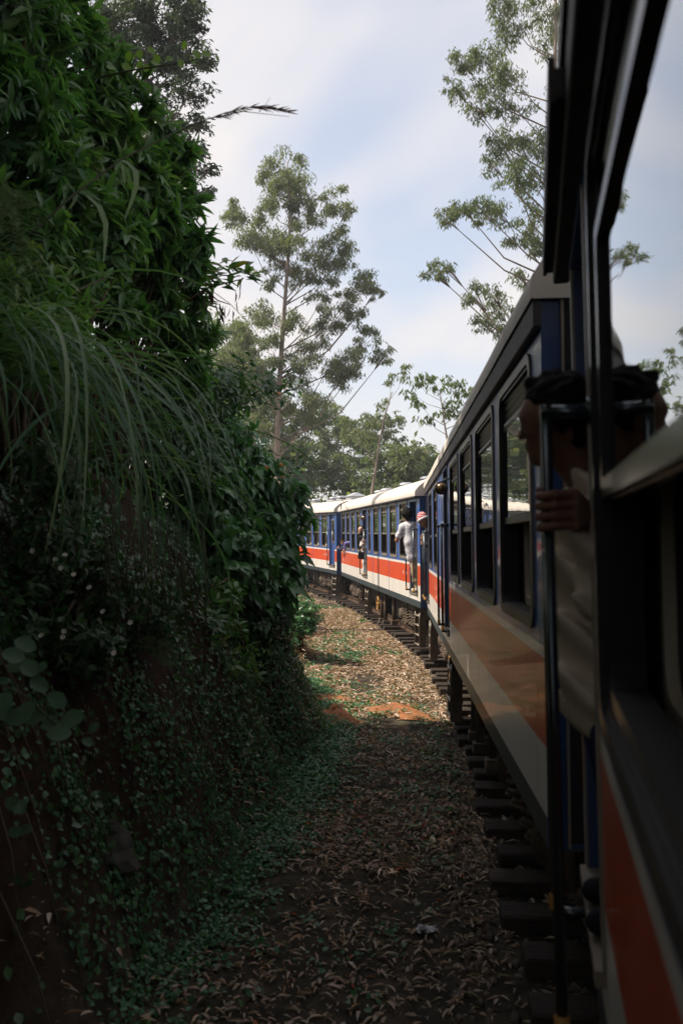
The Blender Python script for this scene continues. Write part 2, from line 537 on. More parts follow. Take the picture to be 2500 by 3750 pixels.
def terrain_z(t, l):
    t = np.asarray(t, float); l = np.asarray(l, float)
    base = np.interp(t, CT, CL[:, 2]) - .12
    d = l - foot(t) + vnoise(t * .9, l * .3 + 7) * .45 + vnoise(t * 2.7, l * .5) * .14
    h = np.interp(d, BK_D, BK_H) * bank_scale(t)
    und = vnoise(t * .8, l * 1.1) * .09 + vnoise(t * 3.1 + 5, l * 3.3) * .035
    mound = .0
    right = np.interp(-l, [1.6, 2.6, 4, 12, 30], [0, .25, .45, .8, .2])
    path = np.where(np.abs(l) < 1.6, .25, 1.0); und = und - .03 * np.exp(-((l - 1.6) / .4) ** 2) + .075 * np.exp(-((l - 1.5) / .5) ** 2) * np.clip((13 - t) / 3, 0, 1)
    rough = np.where(d > .05, vnoise(t * 2.2, l * 2.4 + 3) * .35 + vnoise(t * 6, l * 6) * .12, 0) * np.clip(d, 0, 1)
    return base + h + und * path - right + rough
def to_tl(x, y):
    x = np.atleast_1d(np.asarray(x, float)); y = np.atleast_1d(np.asarray(y, float))
    t = np.empty(len(x)); l = np.empty(len(x))
    for a in range(0, len(x), 4000):
        dx = x[a:a + 4000, None] - CL[None, :, 0]; dy = y[a:a + 4000, None] - CL[None, :, 1]
        i = np.argmin(dx * dx + dy * dy, axis=1)
        t[a:a + 4000] = CT[i]
        r = np.arange(len(i))
        l[a:a + 4000] = dx[r, i] * CN[i, 0] + dy[r, i] * CN[i, 1]
    return t, l
def tl_xyz(t, l):
    p, n = track(t)
    l = np.asarray(l, float)
    return np.stack([p[..., 0] + n[..., 0] * l, p[..., 1] + n[..., 1] * l, terrain_z(t, l)], -1)
def ground_z(x, y):
    t, l = to_tl(x, y)
    return terrain_z(t, l)
# ------------------------------------------------------------------ ground
def ground_material():
    m = bpy.data.materials.new('earth_and_leaf_mould')
    m.use_nodes = True
    t = m.node_tree
    b = t.nodes['Principled BSDF']
    b.inputs['Roughness'].default_value = .95
    b.inputs['Specular IOR Level'].default_value = .15
    tcn = t.nodes.new('ShaderNodeTexCoord')
    def noise(s, d=6, r=.6):
        n = t.nodes.new('ShaderNodeTexNoise')
        n.inputs['Scale'].default_value = s; n.inputs['Detail'].default_value = d; n.inputs['Roughness'].default_value = r
        t.links.new(tcn.outputs['Object'], n.inputs['Vector'])
        return n.outputs[0]
    def ramp(src, stops):
        r = t.nodes.new('ShaderNodeValToRGB')
        e = r.color_ramp.elements
        while len(e) < len(stops): e.new(.5)
        for i, (p, c) in enumerate(stops):
            e[i].position = p; e[i].color = (*c, 1)
        t.links.new(src, r.inputs[0])
        return r.outputs[0]
    flat = ramp(noise(5.5), [(.3, (.024, .021, .015)), (.5, (.050, .042, .030)), (.68, (.10, .078, .056))])
    soil = ramp(noise(3.0), [(.3, (.022, .014, .010)), (.55, (.050, .028, .017)), (.75, (.034, .034, .020))])
    at = t.nodes.new('ShaderNodeAttribute'); at.attribute_name = 'bank'
    mm = t.nodes.new('ShaderNodeMix'); mm.data_type = 'RGBA'
    t.links.new(at.outputs['Fac'], mm.inputs[0]); t.links.new(flat, mm.inputs[6]); t.links.new(soil, mm.inputs[7])
    t.links.new(mm.outputs[2], b.inputs['Base Color'])
    bp = t.nodes.new('ShaderNodeBump'); bp.inputs['Strength'].default_value = .8; bp.inputs['Distance'].default_value = .03
    t.links.new(noise(22, 8, .7), bp.inputs['Height'])
    t.links.new(bp.outputs[0], b.inputs['Normal'])
    return m
M_EARTH = ground_material()

tt = np.concatenate([np.arange(-18, 3, .8), np.arange(3, 24, .16), np.arange(24, 50, .4), np.arange(50, 74, 1.2)])
ll = np.concatenate([np.arange(-26, -3, 1.5), np.arange(-3, 1.4, .3), np.arange(1.4, 2.4, .16), np.arange(2.4, 5.4, .09), np.arange(5.4, 9, .3), np.arange(9, 30, 1.5)])
TT, LL = np.meshgrid(tt, ll, indexing='ij')
V = tl_xyz(TT.ravel(), LL.ravel()).reshape(len(tt), len(ll), 3)
V[:, 0, 2] = -3; V[:, -1, 2] = -3; V[0, :, 2] = -3; V[-1, :, 2] = -3
i, j = np.meshgrid(np.arange(len(tt) - 1), np.arange(len(ll) - 1), indexing='ij')
a = (i * len(ll) + j).ravel(); nl = len(ll)
tris = np.concatenate([np.stack([a, a + 1, a + nl + 1], 1), np.stack([a, a + nl + 1, a + nl], 1)])[:, ::-1]
me = np_mesh('ground', V.reshape(-1, 3), tris, M_EARTH, smooth=True)
at_ = me.attributes.new('bank', 'FLOAT', 'POINT')
dd = (LL - foot(TT)).ravel()
at_.data.foreach_set('value', np.clip(dd / .5 + .2, 0, 1).astype(np.float32))
tag(link(bpy.data.objects.new('ground', me)), kind='structure')
g = MB()
g.lathe([(0.01, -2.2), (60, -2.2), (200, -3), (1500, -6)], 48)
far = g.obj('terrain', M_EARTH); tag(far, kind='structure')

# ------------------------------------------------------------------ railway track
track_o = empty('railway_track', tuple(track(4)[0]))
tag(track_o, 'weathered railway track with dark wooden sleepers curving under the train', 'railway track')
off = -Vector(track_o.location)
def rail(lat):
    mb = MB()
    prof = [(-.07, .0), (.07, .0), (.07, .015), (.012, .035), (.012, .105), (.035, .115), (.035, .150), (-.035, .150), (-.035, .115), (-.012, .105), (-.012, .035), (-.07, .015)]
    ts = np.arange(-16, 72, .8)
    p, n = track(ts)
    n_ = len(prof); vs = []; fs = []
    for k in range(len(ts)):
        for y, z in prof:
            l = lat + y
            vs.append((p[k, 0] + n[k, 0] * l + off.x, p[k, 1] + n[k, 1] * l + off.y, p[k, 2] + z + off.z))
    for k in range(len(ts) - 1):
        for q in range(n_):
            r_ = (q + 1) % n_
            fs.append((k * n_ + q, (k + 1) * n_ + q, (k + 1) * n_ + r_, k * n_ + r_))
    mb.add(vs, fs)
    return mb.obj('rail', M_RAILTOP, track_o)
rail(.87); rail(-.87)
sl_meshes = []
for v in range(4):
    mb = MB(); r0 = random.Random(v)
    mb.bbox(-1.37 + r0.uniform(-.04, .04), 1.37 + r0.uniform(-.05, .05), -.125, .125, -.16, 0.0, .012)
    mb.v = [(x + r0.uniform(-.006, .006), y + r0.uniform(-.006, .006), z + r0.uniform(-.006, .006)) for x, y, z in mb.v]
    sl_meshes.append(mb.mesh('sleeper', M_SLEEP))
t_ = -2.0; k_ = 0
while t_ < 52:
    p, n = track(t_)
    o = bpy.data.objects.new('sleeper', sl_meshes[k_ % 4])
    o.location = (p[0] + off.x + n[0] * random.uniform(-.05, .05), p[1] + off.y + n[1] * random.uniform(-.05, .05), p[2] + off.z + random.uniform(-.012, .006))
    o.rotation_euler = (random.uniform(-.02, .02), random.uniform(-.012, .012), math.atan2(n[1], n[0]) + random.uniform(-.02, .02))
    link(o, track_o)
    t_ += .62 + random.uniform(-.05, .05); k_ += 1

# ------------------------------------------------------------------ railway cars
WZ0, WZ1 = 1.0, 2.33
BANDS = [(0, .14, 3), (.14, .469, 2), (.469, .89, 1), (.89, .946, 2), (.946, 2.42, 0)]
PAINTS = None
CACHE = {}
def cached(key, fn):
    if key not in CACHE: CACHE[key] = fn()
    return CACHE[key]
def inst(name, me, parent, loc=(0, 0, 0), rot=(0, 0, 0)):
    o = bpy.data.objects.new(name, me)
    o.location = loc; o.rotation_euler = rot
    return link(o, parent)

def window_meshes(w, sash=False, tall=False):
    key = ('win', round(w, 2), sash, tall)
    FR = M_FRAMED if sash else (M_FRAMET if tall else M_ALU)
    def make():
        d = {}
        H = (2.415 if tall else WZ1) - WZ0
        LZ = .235 if tall else .205      # height of the ventilator above the glass
        f = MB()
        f.ring(rrect(0, w, 0, H, .10), rrect(.045, w - .045, .050, H - .050, .080), -.10, .014, 0, 1)
        f.ring(rrect(.045, w - .045, .05, H - .05, .078), rrect(.060, w - .060, .066, H - .066, .068), -.09, .002, 0, 1)
        if sash:   # heavier frame with a second sliding sash
            f.ring(rrect(.060, w - .060, .068, H - .068, .066), rrect(.105, w - .105, .115, H - .068, .06), -.09, -.006, 0, 1)
            f.ring(rrect(.130, w - .130, .560, H - LZ + .01, .03), rrect(.185, w - .185, .605, H - LZ - .025, .02), -.05, .004, 0, 1)
            f.bbox(.118, .130, -.05, -.012, .56, H - LZ, .002)
        d['frame'] = f.mesh('window', [FR, M_BLACK])  # inner faces of the opening are coloured black
        m = MB(); m.bbox(.055, w - .055, -.05, -.012, .555, .610, .006)
        d['mid'] = m.mesh('mid_rail', FR)
        m = MB(); m.bbox(.055, w - .055, -.05, -.012, H - LZ - .03, H - LZ + (.01 if sash else .025), .004)
        d['lrail'] = m.mesh('louvre_rail', FR)
        s_ = MB()
        M = Matrix.Rotation(math.radians(62), 4, 'X')
        s_.bbox(.055, w - .055, -.016, .016, -.004, .004, .002, M=M)
        d['slat'] = s_.mesh('louvre_slat', FR)
        p = MB(); p.box(.06, w - .06, -.017, -.012, .600, H - LZ)
        d['pane'] = p.mesh('pane', M_GLASS2 if sash else M_GLASS)
        lb = MB(); lb.box(.05, w - .05, -.085, -.08, H - LZ, H - .05)
        d['back'] = lb.mesh('louvre_back', M_BLACK)
        tr = MB()
        tr.ring(rrect(.02, w - .02, .03, H - .1, .13, 5), rrect(.085, w - .085, .09, H - .16, .10, 5), -.165, -.135)
        d['trim'] = tr.mesh('inner_trim', M_TRIM)
        return d
    return cached(key, make)
def add_window(car, x0, w, sash=False, tall=False):
    d = window_meshes(w, sash, tall)
    H = (2.415 if tall else WZ1) - WZ0
    f = inst('window', d['frame'], car, (x0, 0, WZ0))
    inst('mid_rail', d['mid'], f); inst('pane', d['pane'], f); inst('inner_trim', d['trim'], f); 
    inst('louvre_rail', d['lrail'], f); inst('louvre_back', d['back'], f)
    for k in range(3): inst('louvre_slat', d['slat'], f, (0, -.028, H - .085 - (.046 if tall else .037) * k))
    return f

ROOFP = [(.0, 2.41), (-.010, 2.47), (-.05, 2.56), (-.16, 2.665), (-.40, 2.77), (-.85, 2.845), (-1.45, 2.87)]
ROOFP = ROOFP + [(-2.9 - y, z) for y, z in ROOFP[-2::-1]]

def rail_mesh(h0=.33, h1=1.70, lat=.09):
    def make():
        m = MB()
        m.tube([(0, lat, h0), (0, lat, h1)], .0155, 10)
        for h in (h0, h1 - .02):
            m.tube([(0, -.005, h), (0, lat + .012, h)], .019, 8)
            m.lathe([(.0, .0), (.036, 0), (.036, .012), (.0, .016)], 10, M=Matrix.Translation((0, 0, h)) @ Matrix.Rotation(math.radians(-90), 4, 'X'))
        m.lathe([(.022, 0), (.022, .05), (.015, .055)], 10, 1, M=Matrix.Translation((0, lat, h0 + .01)))
        return m.mesh('handrail', [M_CHROME, M_YEL])
    return cached(('rail', lat, h1), make)

def ladder_mesh(w):
    def make():
        m = MB()
        # two rounded side plates and four treads with bright nosings
        for x in (0, w):
            out = [(-.02, .0), (-.02, -.10)]
            vs = []; pr = [(-.03 + .0, -.15)]
            pts = [(-.18, .04)] + [(-.03 - .10 * (1 - math.cos(a)), -.02 - .10 * (1 - math.sin(a)) + .02) for a in [math.radians(q) for q in (90, 60, 30, 0)]][0:4] + [(-.02, -.86), (-.15, -.86)]
            n = len(pts)
            vs = [(x - .006, y, z) for y, z in pts] + [(x + .006, y, z) for y, z in pts]
            m.add(vs, [tuple(range(n)), tuple(range(2 * n - 1, n - 1, -1))] + [(k, n + k, n + (k + 1) % n, (k + 1) % n) for k in range(n)], 0)
            m.tube([(x, -.03, -.12), (x, -.012, -.3), (x, -.012, -.86)], .012, 6, 1)
        m.box(.006, w - .006, -.24, -.235, -.30, .02, 0)
        for k in range(4):
            z = -.19 - .21 * k
            m.bbox(.006, w - .006, -.17, -.015, z - .012, z + .012, .004, 0)
            m.tube([(.006, -.012, z), (w - .006, -.012, z)], .016, 6, 1)
        return m.mesh('step_ladder', [M_UNDER, M_ALU])
    return cached(('lad', w), make)

def spring_mesh():
    def make():
        m = MB()
        pts = []
        for k in range(4 * 12 + 1):
            a = 2 * math.pi * k / 12
            pts.append((.088 * math.cos(a), .088 * math.sin(a), -.14 + .28 * k / 48))
        m.tube(pts, .024, 6)
        m.lathe([(0, -.16), (.12, -.165), (.12, -.135), (0, -.135)], 12)
        m.lathe([(0, .135), (.12, .135), (.12, .165), (0, .16)], 12)
        return m.mesh('coil_spring', M_UNDER)
    return cached('spring', make)
def wheel_mesh():
    def make():
        m = MB()
        M = Matrix.Rotation(math.radians(-90), 4, 'X')
        m.lathe([(.0, .06), (.09, .06), (.10, .03), (.33, .015), (.34, .06), (.41, .055), (.42, -.05), (.45, -.055), (.45, -.08), (.35, -.085), (.33, -.03), (.10, -.04), (0, -.05)], 28, M=M)
        return m.mesh('wheel', M_UNDER)
    return cached('wheel', make)
def axlebox_mesh():
    def make():
        m = MB()
        m.bbox(-.17, .17, -.12, .10, -.19, .18, .03)
        M = Matrix.Translation((0, .10, 0)) @ Matrix.Rotation(math.radians(-90), 4, 'X')
        m.lathe([(.0, .06), (.06, .06), (.085, .04), (.14, .035), (.15, 0)], 18, M=M)
        for a in range(6):
            q = math.radians(60 * a + 20)
            m.lathe([(0, .05), (.014, .05), (.014, .03)], 6, M=Matrix.Translation((.09 * math.cos(q), .10, .09 * math.sin(q))) @ Matrix.Rotation(math.radians(-90), 4, 'X'))
        return m.mesh('axle_box', M_UNDER)
    return cached('axlebox', make)
def bogie_mesh():
    def make():
        m = MB()
        for y in (-.34, -2.56):
            sgn = 1 if y > -1 else -1
            m.bbox(-1.55, 1.55, y - .05, y + .05, -.30, -.14, .015)
            m.bbox(-.55, .55, y - .07, y + .07, -.62, -.50, .015)
            for x in (-1, 1):
                # pedestal horns, hangers and brake shoe next to every wheel
                for dx in (-.22, .22):
                    m.bbox(x + dx - .055, x + dx + .055, y - .05, y + .07, -.62, -.10, .015)
                m.bbox(x - .33, x + .33, y - .08, y + .10, -.66, -.60, .012)
                m.tube([(x - .36, y + .05, -.60), (x - .36, y + .05, -.05)], .05, 10)
                m.tube([(x + .50, y + .03, -.02), (x + .56, y + .09, -.25), (x + .52, y + .06, -.55)], .02, 6)
                m.bbox(x * 1.52 - .05, x * 1.52 + .05, y - .2, y - .05, -.6, -.12, .012)
            m.tube([(-1.5, y + .12, -.36), (1.5, y + .12, -.36)], .016, 6)
        for x in (-1, 1):
            m.tube([(x, -.4, -.42), (x, -2.5, -.42)], .075, 10)
        m.bbox(-.3, .3, -2.5, -.4, -.35, -.05, .02)
        return m.mesh('bogie', M_UNDER)
    return cached('bogie', make)
def add_bogie(car, x):
    b = inst('bogie', bogie_mesh(), car, (x, 0, 0))
    for ax in (-1, 1):
        for y, r in ((-.53, 0), (-2.37, math.pi)):
            inst('wheel', wheel_mesh(), b, (ax, y, -.42), (0, 0, r))
        inst('axle_box', axlebox_mesh(), b, (ax, -.30, -.42))
        for dx in (-.12, .12):
            inst('coil_spring', spring_mesh(), b, (ax * .40 + dx * 1.25, -.27, -.40))
    return b

def handwheel_mesh():
    def make():
        m = MB()
        M = Matrix.Rotation(math.radians(-90), 4, 'X')
        pts = [(.19 * math.cos(a), 0, .19 * math.sin(a)) for a in [2 * math.pi * k / 24 for k in range(25)]]
        m.tube(pts, .018, 8, caps=False)
        for k in range(4):
            a = math.pi / 2 * k
            m.tube([(.02 * math.cos(a), 0, .02 * math.sin(a)), (.185 * math.cos(a), 0, .185 * math.sin(a))], .012, 6)
        m.tube([(0, -.28, 0), (0, .03, 0)], .03, 8)
        return m.mesh('brake_wheel', M_YEL)
    return cached('hw', make)

def lamp_mesh():
    def make():
        m = MB()
        # bracket from the wall, housing ring and domed lens looking back along the car
        m.tube([(0.02, -.01, -.09), (0.02, -.01, .13)], .014, 6, 1)
        m.tube([(0.02, -.01, .10), (.02, .04, .12), (0, .10, .075)], .012, 6, 1)
        M = Matrix.Translation((0, .115, 0)) @ Matrix.Rotation(math.radians(-90), 4, 'Y') @ Matrix.Rotation(math.radians(18), 4, 'X')
        m.lathe([(0, -.09), (.055, -.085), (.078, -.04), (.080, .0), (.084, .012), (.080, .026), (.066, .026)], 20, 1, M=M)
        m.lathe([(.066, .024), (.060, .045), (.042, .064), (.02, .073), (0, .075)], 20, 0, M=M)
        return m.mesh('side_lamp', [M_LAMP, M_DKMET])
    return cached('lamp', make)

def vent_mesh():
    def make():
        m = MB()
        m.lathe([(.14, -.12), (.14, .05)], 14)
        m.lathe([(.0, .19), (.13, .185), (.20, .155), (.215, .12), (.215, .105)], 18)
        m.lathe([(.17, .10), (.17, .06)], 14, 1)
        m.lathe([(.215, .105), (.17, .10)], 18)
        m.lathe([(.17, .06), (.24, .05), (.25, .03), (.23, -.03), (.14, -.05)], 18)
        return m.mesh('roof_ventilator', [M_VENT, M_BLACK])
    return cached('vent', make)

def seat_mesh():
    def make():
        m = MB()
        m.bbox(-.24, .24, -1.15, -.24, .70, .82, .03)
        m.bbox(.16, .28, -1.15, -.24, .80, 1.50, .05)
        m.bbox(.18, .26, -1.1, -.30, .30, .70, .01)
        return m.mesh('seat', M_SEAT)
    return cached('seat', make)

def car_body(k, L, doors, wins, gut, lip):
    tall = k < 2; up_ = .21 if tall else 0; TOP = 2.42 + up_; DT = 2.42 if tall else 2.28; WT = 2.415 if tall else WZ1; CE = 2.38 + up_
    """painted shell: left side cut out for the doors and windows, plain right side, ends; slot per paint"""
    holes = [(x0, x1, .30, DT) for x0, x1 in doors] + [(x0 + .04, x0 + w - .04, WZ0 + .04, WT - .04) for x0, w in wins]
    bands = BANDS[:-1] + [(.946, TOP, 0)]
    xs = sorted(set([0, L] + [h[0] for h in holes] + [h[1] for h in holes]))
    zs = sorted(set([b[0] for b in BANDS] + [TOP] + [.30, DT, WZ0 + .04, WT - .04]))
    body = MB(); lin = MB()
    for a, b in zip(xs, xs[1:]):
        for c, d in zip(zs, zs[1:]):
            mx_, mz_ = (a + b) / 2, (c + d) / 2
            if any(h[0] < mx_ < h[1] and h[2] < mz_ < h[3] for h in holes): continue
            mi = [q[2] for q in bands if q[0] <= mz_ < q[1]][0]
            n = max(1, int((b - a) / .8))
            body.add([(a, 0, c), (b, 0, c), (b, 0, d), (a, 0, d)], [(3, 2, 1, 0)], mi)
            if c >= .29: lin.add([(a, -.13, c), (b, -.13, c), (b, -.13, d), (a, -.13, d)], [(0, 1, 2, 3)], 0)
    for z0, z1, mi in bands:
        body.add([(0, -2.9, z0), (L, -2.9, z0), (L, -2.9, z1), (0, -2.9, z1)], [(0, 1, 2, 3)], mi)
    # ends with the roof outline and a doorway for the gangway
    for x in (0, L):
        pts = [(0, 0)] + [(0, TOP - .01)] + [(y - .0, z - .005 + up_) for y, z in ROOFP] + [(-2.9, TOP - .01), (-2.9, 0)]
        body.add([(x, y, z) for y, z in pts], [tuple(range(len(pts)))], 4)
    body.box(.0, L, -2.88, -.02, -.02, .0, 3)
    # reveals of the doors
    for x0, x1 in doors:
        for x, s in ((x0, 1), (x1, -1)):
            body.add([(x, 0, .30), (x, -.13, .30), (x, -.13, DT), (x, 0, DT)], [(0, 1, 2, 3)], 4)
        body.add([(x0, 0, DT), (x1, 0, DT), (x1, -.13, DT), (x0, -.13, DT)], [(0, 1, 2, 3)], 0)
        body.box(x0 - .03, x1 + .03, -.13, .03, .255, .30, 5)
        for x in (x0 - .018, x1 + .018):
            body.box(x - .018, x + .018, .0, .010, .30, DT, 5)
        body.box(x0 - .036, x1 + .036, .0, .011, DT, DT + .035, 0)
    if k == 1:
        body.box(-.012, -.002, -2.80, -.105, .02, 2.66, 6)  # shade of the recess between the cars put in as a flat black panel
        body.box(-.022, -.002, -.105, -.092, .0, 2.66, 5)
    # thin riveted cover strip over the joints in the plating
    for x in np.arange(1.24, L - .5, 2.82):
        if not any(h[0] - .05 < x < h[1] + .05 for h in holes): body.box(x - .012, x + .012, 0, .004, .15, 2.33 + up_, 0)
    lin.add([(0.02, -.13, .30), (L - .02, -.13, .30), (L - .02, -2.86, .30), (.02, -2.86, .30)], [(0, 1, 2, 3)])
    lin.add([(0.02, -.13, CE), (L - .02, -.13, CE), (L - .02, -2.86, CE), (.02, -2.86, CE)], [(3, 2, 1, 0)])
    lin.add([(0.02, -2.86, .30), (L - .02, -2.86, .30), (L - .02, -2.86, CE), (.02, -2.86, CE)], [(0, 1, 2, 3)])
    for x in (.02, L - .02):
        lin.add([(x, -.13, .30), (x, -2.86, .30), (x, -2.86, CE), (x, -.13, CE)], [(0, 1, 2, 3)])
    for x0, x1 in doors:      # partitions either side of a vestibule
        for x in (x0 - .28, x1 + .28):
            if .1 < x < L - .1: lin.add([(x, -.14, .30), (x, -2.85, .30), (x, -2.85, CE - .01), (x, -.14, CE - .01)], [(0, 1, 2, 3), (3, 2, 1, 0)][:1])
    return body, lin

def make_car(k, label, doors, wins, leaf=(), lamps=(), ladders=(), lip=.10, lipx=None, vents=(), boxes=(), hand=(), marks=(), group='carriages of the blue train', seats=True):
    c = CARS[k]
    piv = (1.476 if k == 0 else .95) * math.tan(-ROLL[k])      # the side keeps its place at this height while the car leans into the curve
    car = empty('railway_carriage', (c['x'] + piv * math.cos(c['th']), c['y'] - piv * math.sin(c['th']), c['z']), (ROLL[k], -c['pi'], math.pi / 2 - c['th']))
    tag(car, label, 'train carriage', group)
    L = c['L']
    body, lin = car_body(k, L, doors, wins, None, lip)
    body.obj('body', [M_BLUE, M_ORANGE, M_WHITE, M_SKIRT, M_ENDB, M_ALU, M_BLACK], car)
    lin.obj('interior', M_LINING, car)
    # roof shell with a steep cantrail over the side, and the gutter below it
    up_ = .21 if k < 2 else 0
    r = MB()
    rl = .067 if lipx else lip
    pr = [(rl + .005, 2.378), (rl + .008, 2.43), (rl - .002, 2.49)] + [(y + rl * max(0, .75 - i * .2), z + .02) for i, (y, z) in enumerate(ROOFP[2:-1])]
    pr = [(y, z + up_) for y, z in pr + [(-2.9 - rl, 2.375)]]
    xs = np.linspace(-.04, L + .04, 16)
    n = len(pr)
    vs = [(x, y, z + .004 * math.sin(x * 2.1 + y * 3)) for x in xs for y, z in pr]
    fs = [(a * n + q, a * n + q + 1, (a + 1) * n + q + 1, (a + 1) * n + q) for a in range(len(xs) - 1) for q in range(n - 1)]
    r.add(vs, fs, 0, True)
    for q in (0, len(xs) - 1):
        r.add([vs[q * n + w] for w in range(n)], [tuple(range(n))], 0)
    for x in np.arange(1.0, L, 2.35): # roof sheet laps
        pp = [(x, y + .002, z + .008) for y, z in pr]
        pq = [(x + .05, y + .002, z + .008) for y, z in pr]
        r.add(pp + pq, [(w, w + 1, n + w + 1, n + w) for w in range(n - 1)], 0, True)
    r.obj('roof', M_ROOF, car)
    g_ = MB()
    if k < 2:       # deep dark gutter board
        x0, x1 = (lipx if lipx else (-.03, L + .03))
        g_.bbox(-.03, L + .03, .0, rl - .006, 2.455, 2.586, .006)
        if lipx:
            g_.bbox(x0, x1, rl - .01, lip, 2.50, 2.575, .006)
            g_.bbox(x0, x1, lip - .012, lip + .004, 2.49, 2.60, .003)
    else:
        g_.bbox(-.03, L + .03, .0, lip, 2.352, 2.376, .006)
        g_.bbox(-.03, L + .03, lip - .012, lip + .006, 2.348, 2.385, .003)
    g_.obj('gutter', M_GUT, car)
    for x, w in wins: add_window(car, x, w, k == 0, k < 2)
    for x0, x1 in doors:
        for x in (x0 - .05, x1 + .05): inst('handrail', rail_mesh(h0=.12, h1=1.83, lat=.12) if k == 0 else rail_mesh(), car, (x, 0, 0))
    for x0, x1 in leaf:
        d = MB()
        d.bbox(x0 + .01, x1 - .01, -.10, -.06, .31, 2.25, .008)
        for z0, z1 in ((.42, 1.05),): d.bbox(x0 + .1, x1 - .1, -.065, -.05, z0, z1, .004)
        dr = d.obj('door', M_BLUE, car)
        f = MB(); f.ring(rrect(x0 + .12, x1 - .12, 1.2, 2.1, .05), rrect(x0 + .16, x1 - .16, 1.24, 2.06, .04), -.065, -.048)
        f.obj('window_frame', M_ALU, dr)
        f = MB(); f.box(x0 + .15, x1 - .15, -.0585, -.055, 1.22, 2.08); f.obj('pane', M_GLASS, dr)
        f = MB(); f.tube([(x1 - .09, -.05, 1.08), (x1 - .09, -.02, 1.1), (x1 - .09, -.02, 1.24), (x1 - .09, -.05, 1.26)], .01, 6); f.obj('handle', M_CHROME, dr)
    for x, z in lamps: inst('side_lamp', lamp_mesh(), car, (x, 0, z))
    for x, w in ladders: inst('step_ladder', ladder_mesh(w), car, (x, 0, 0))
    for x in (2.45, L - 2.45): add_bogie(car, x)
    # boxes, tanks, pipes between the bogies
    eq = MB()
    eq.bbox(5.4, 6.1, -1.2, -.5, -.72, -.05, .03); eq.bbox(8.9, 10.1, -1.6, -.45, -.55, -.05, .03)
    eq.tube([(4.2, -.45, -.2), (10.8, -.45, -.2)], .035, 8)
    eq.tube([(4.0, -.6, -.32), (11.0, -.6, -.32)], .025, 8)
    eq.bbox(4.0, L - 4.0, -2.3, -.95, -.62, -.05, .03); eq.bbox(0.1, L - .1, -2.6, -2.4, -.3, -.02, .02); eq.bbox(10.3, 11.0, -.95, -.35, -.60, -.05, .03); eq.bbox(4.15, 4.7, -.95, -.4, -.66, -.05, .03); eq.bbox(.1, L - .1, -.75, -.65, -.22, -.02, .02)
    eq.obj('underframe', M_UNDERD, car)
    for x, z in ((6.45, -.95), (7.1, -.95), (5.0, -.8)):
        m = MB(); m.tube([(x, -.28, 0), (x, -.28, z)], .055, 8); m.bbox(x - .09, x + .09, -.37, -.19, z - .05, z + .08, .01)
        m.obj('drain_pipe', M_UNDER, car)
    tk = MB(); tk.lathe([(0, -.6), (.2, -.58), (.24, -.5), (.24, .5), (.2, .58), (0, .6)], 16, M=Matrix.Translation((7.6, -1.2, -.38)) @ Matrix.Rotation(math.radians(90), 4, 'Y'))
    tk.obj('air_tank', M_UNDER, car)
    for x in hand: inst('brake_wheel', handwheel_mesh(), car, (x, -.12, -.42))
    for x, y in vents: inst('roof_ventilator', vent_mesh(), car, (x, y + .45, 2.93))
    for x, y in boxes:
        m = MB(); m.bbox(x - .42, x + .42, y - .3, y + .3, 2.80, 3.06, .02)
        m.add([(x - .48, y - .36, 3.06), (x + .48, y - .36, 3.06), (x + .48, y + .36, 3.06), (x - .48, y + .36, 3.06), (x - .35, y, 3.22), (x + .35, y, 3.22)],
              [(0, 1, 5, 4), (1, 2, 5), (2, 3, 4, 5), (3, 0, 4), (3, 2, 1, 0)])
        m.obj('roof_box', M_VENT, car)
    if seats:
        for x, w in wins:
            if w > .8: inst('seat', seat_mesh(), car, (x + w * .62, 0, 0))
    # gangway bellows at both ends
    for x0, x1, sgn in ((-.16, -.0, 1), (L, L + .16, 1)):
        m = MB()
        for q in range(4):
            a = x0 + (x1 - x0) * q / 4
            m.bbox(a + .004, a + .036, -2.05 - .03 * (q % 2), -.85 + .03 * (q % 2), .2, 2.35, .008)
        m.obj('gangway_bellows', M_BLACK, car)
    for txt, x, y, z, size, rot in marks:
        cu = bpy.data.curves.new('lettering', 'FONT'); cu.body = txt; cu.size = size; cu.extrude = .0008
        cu.align_x = 'CENTER'; cu.align_y = 'CENTER'
        cu.materials.append(M_LETTER)
        tmp = link(bpy.data.objects.new('lettering', cu))
        bpy.context.view_layer.update()
        me_ = bpy.data.meshes.new_from_object(tmp.evaluated_get(bpy.context.evaluated_depsgraph_get()))
        bpy.data.objects.remove(tmp); me_.name = 'lettering'
        o = bpy.data.objects.new('lettering', me_); o.location = (x, y, z); o.rotation_euler = rot
        link(o, car)
    return car

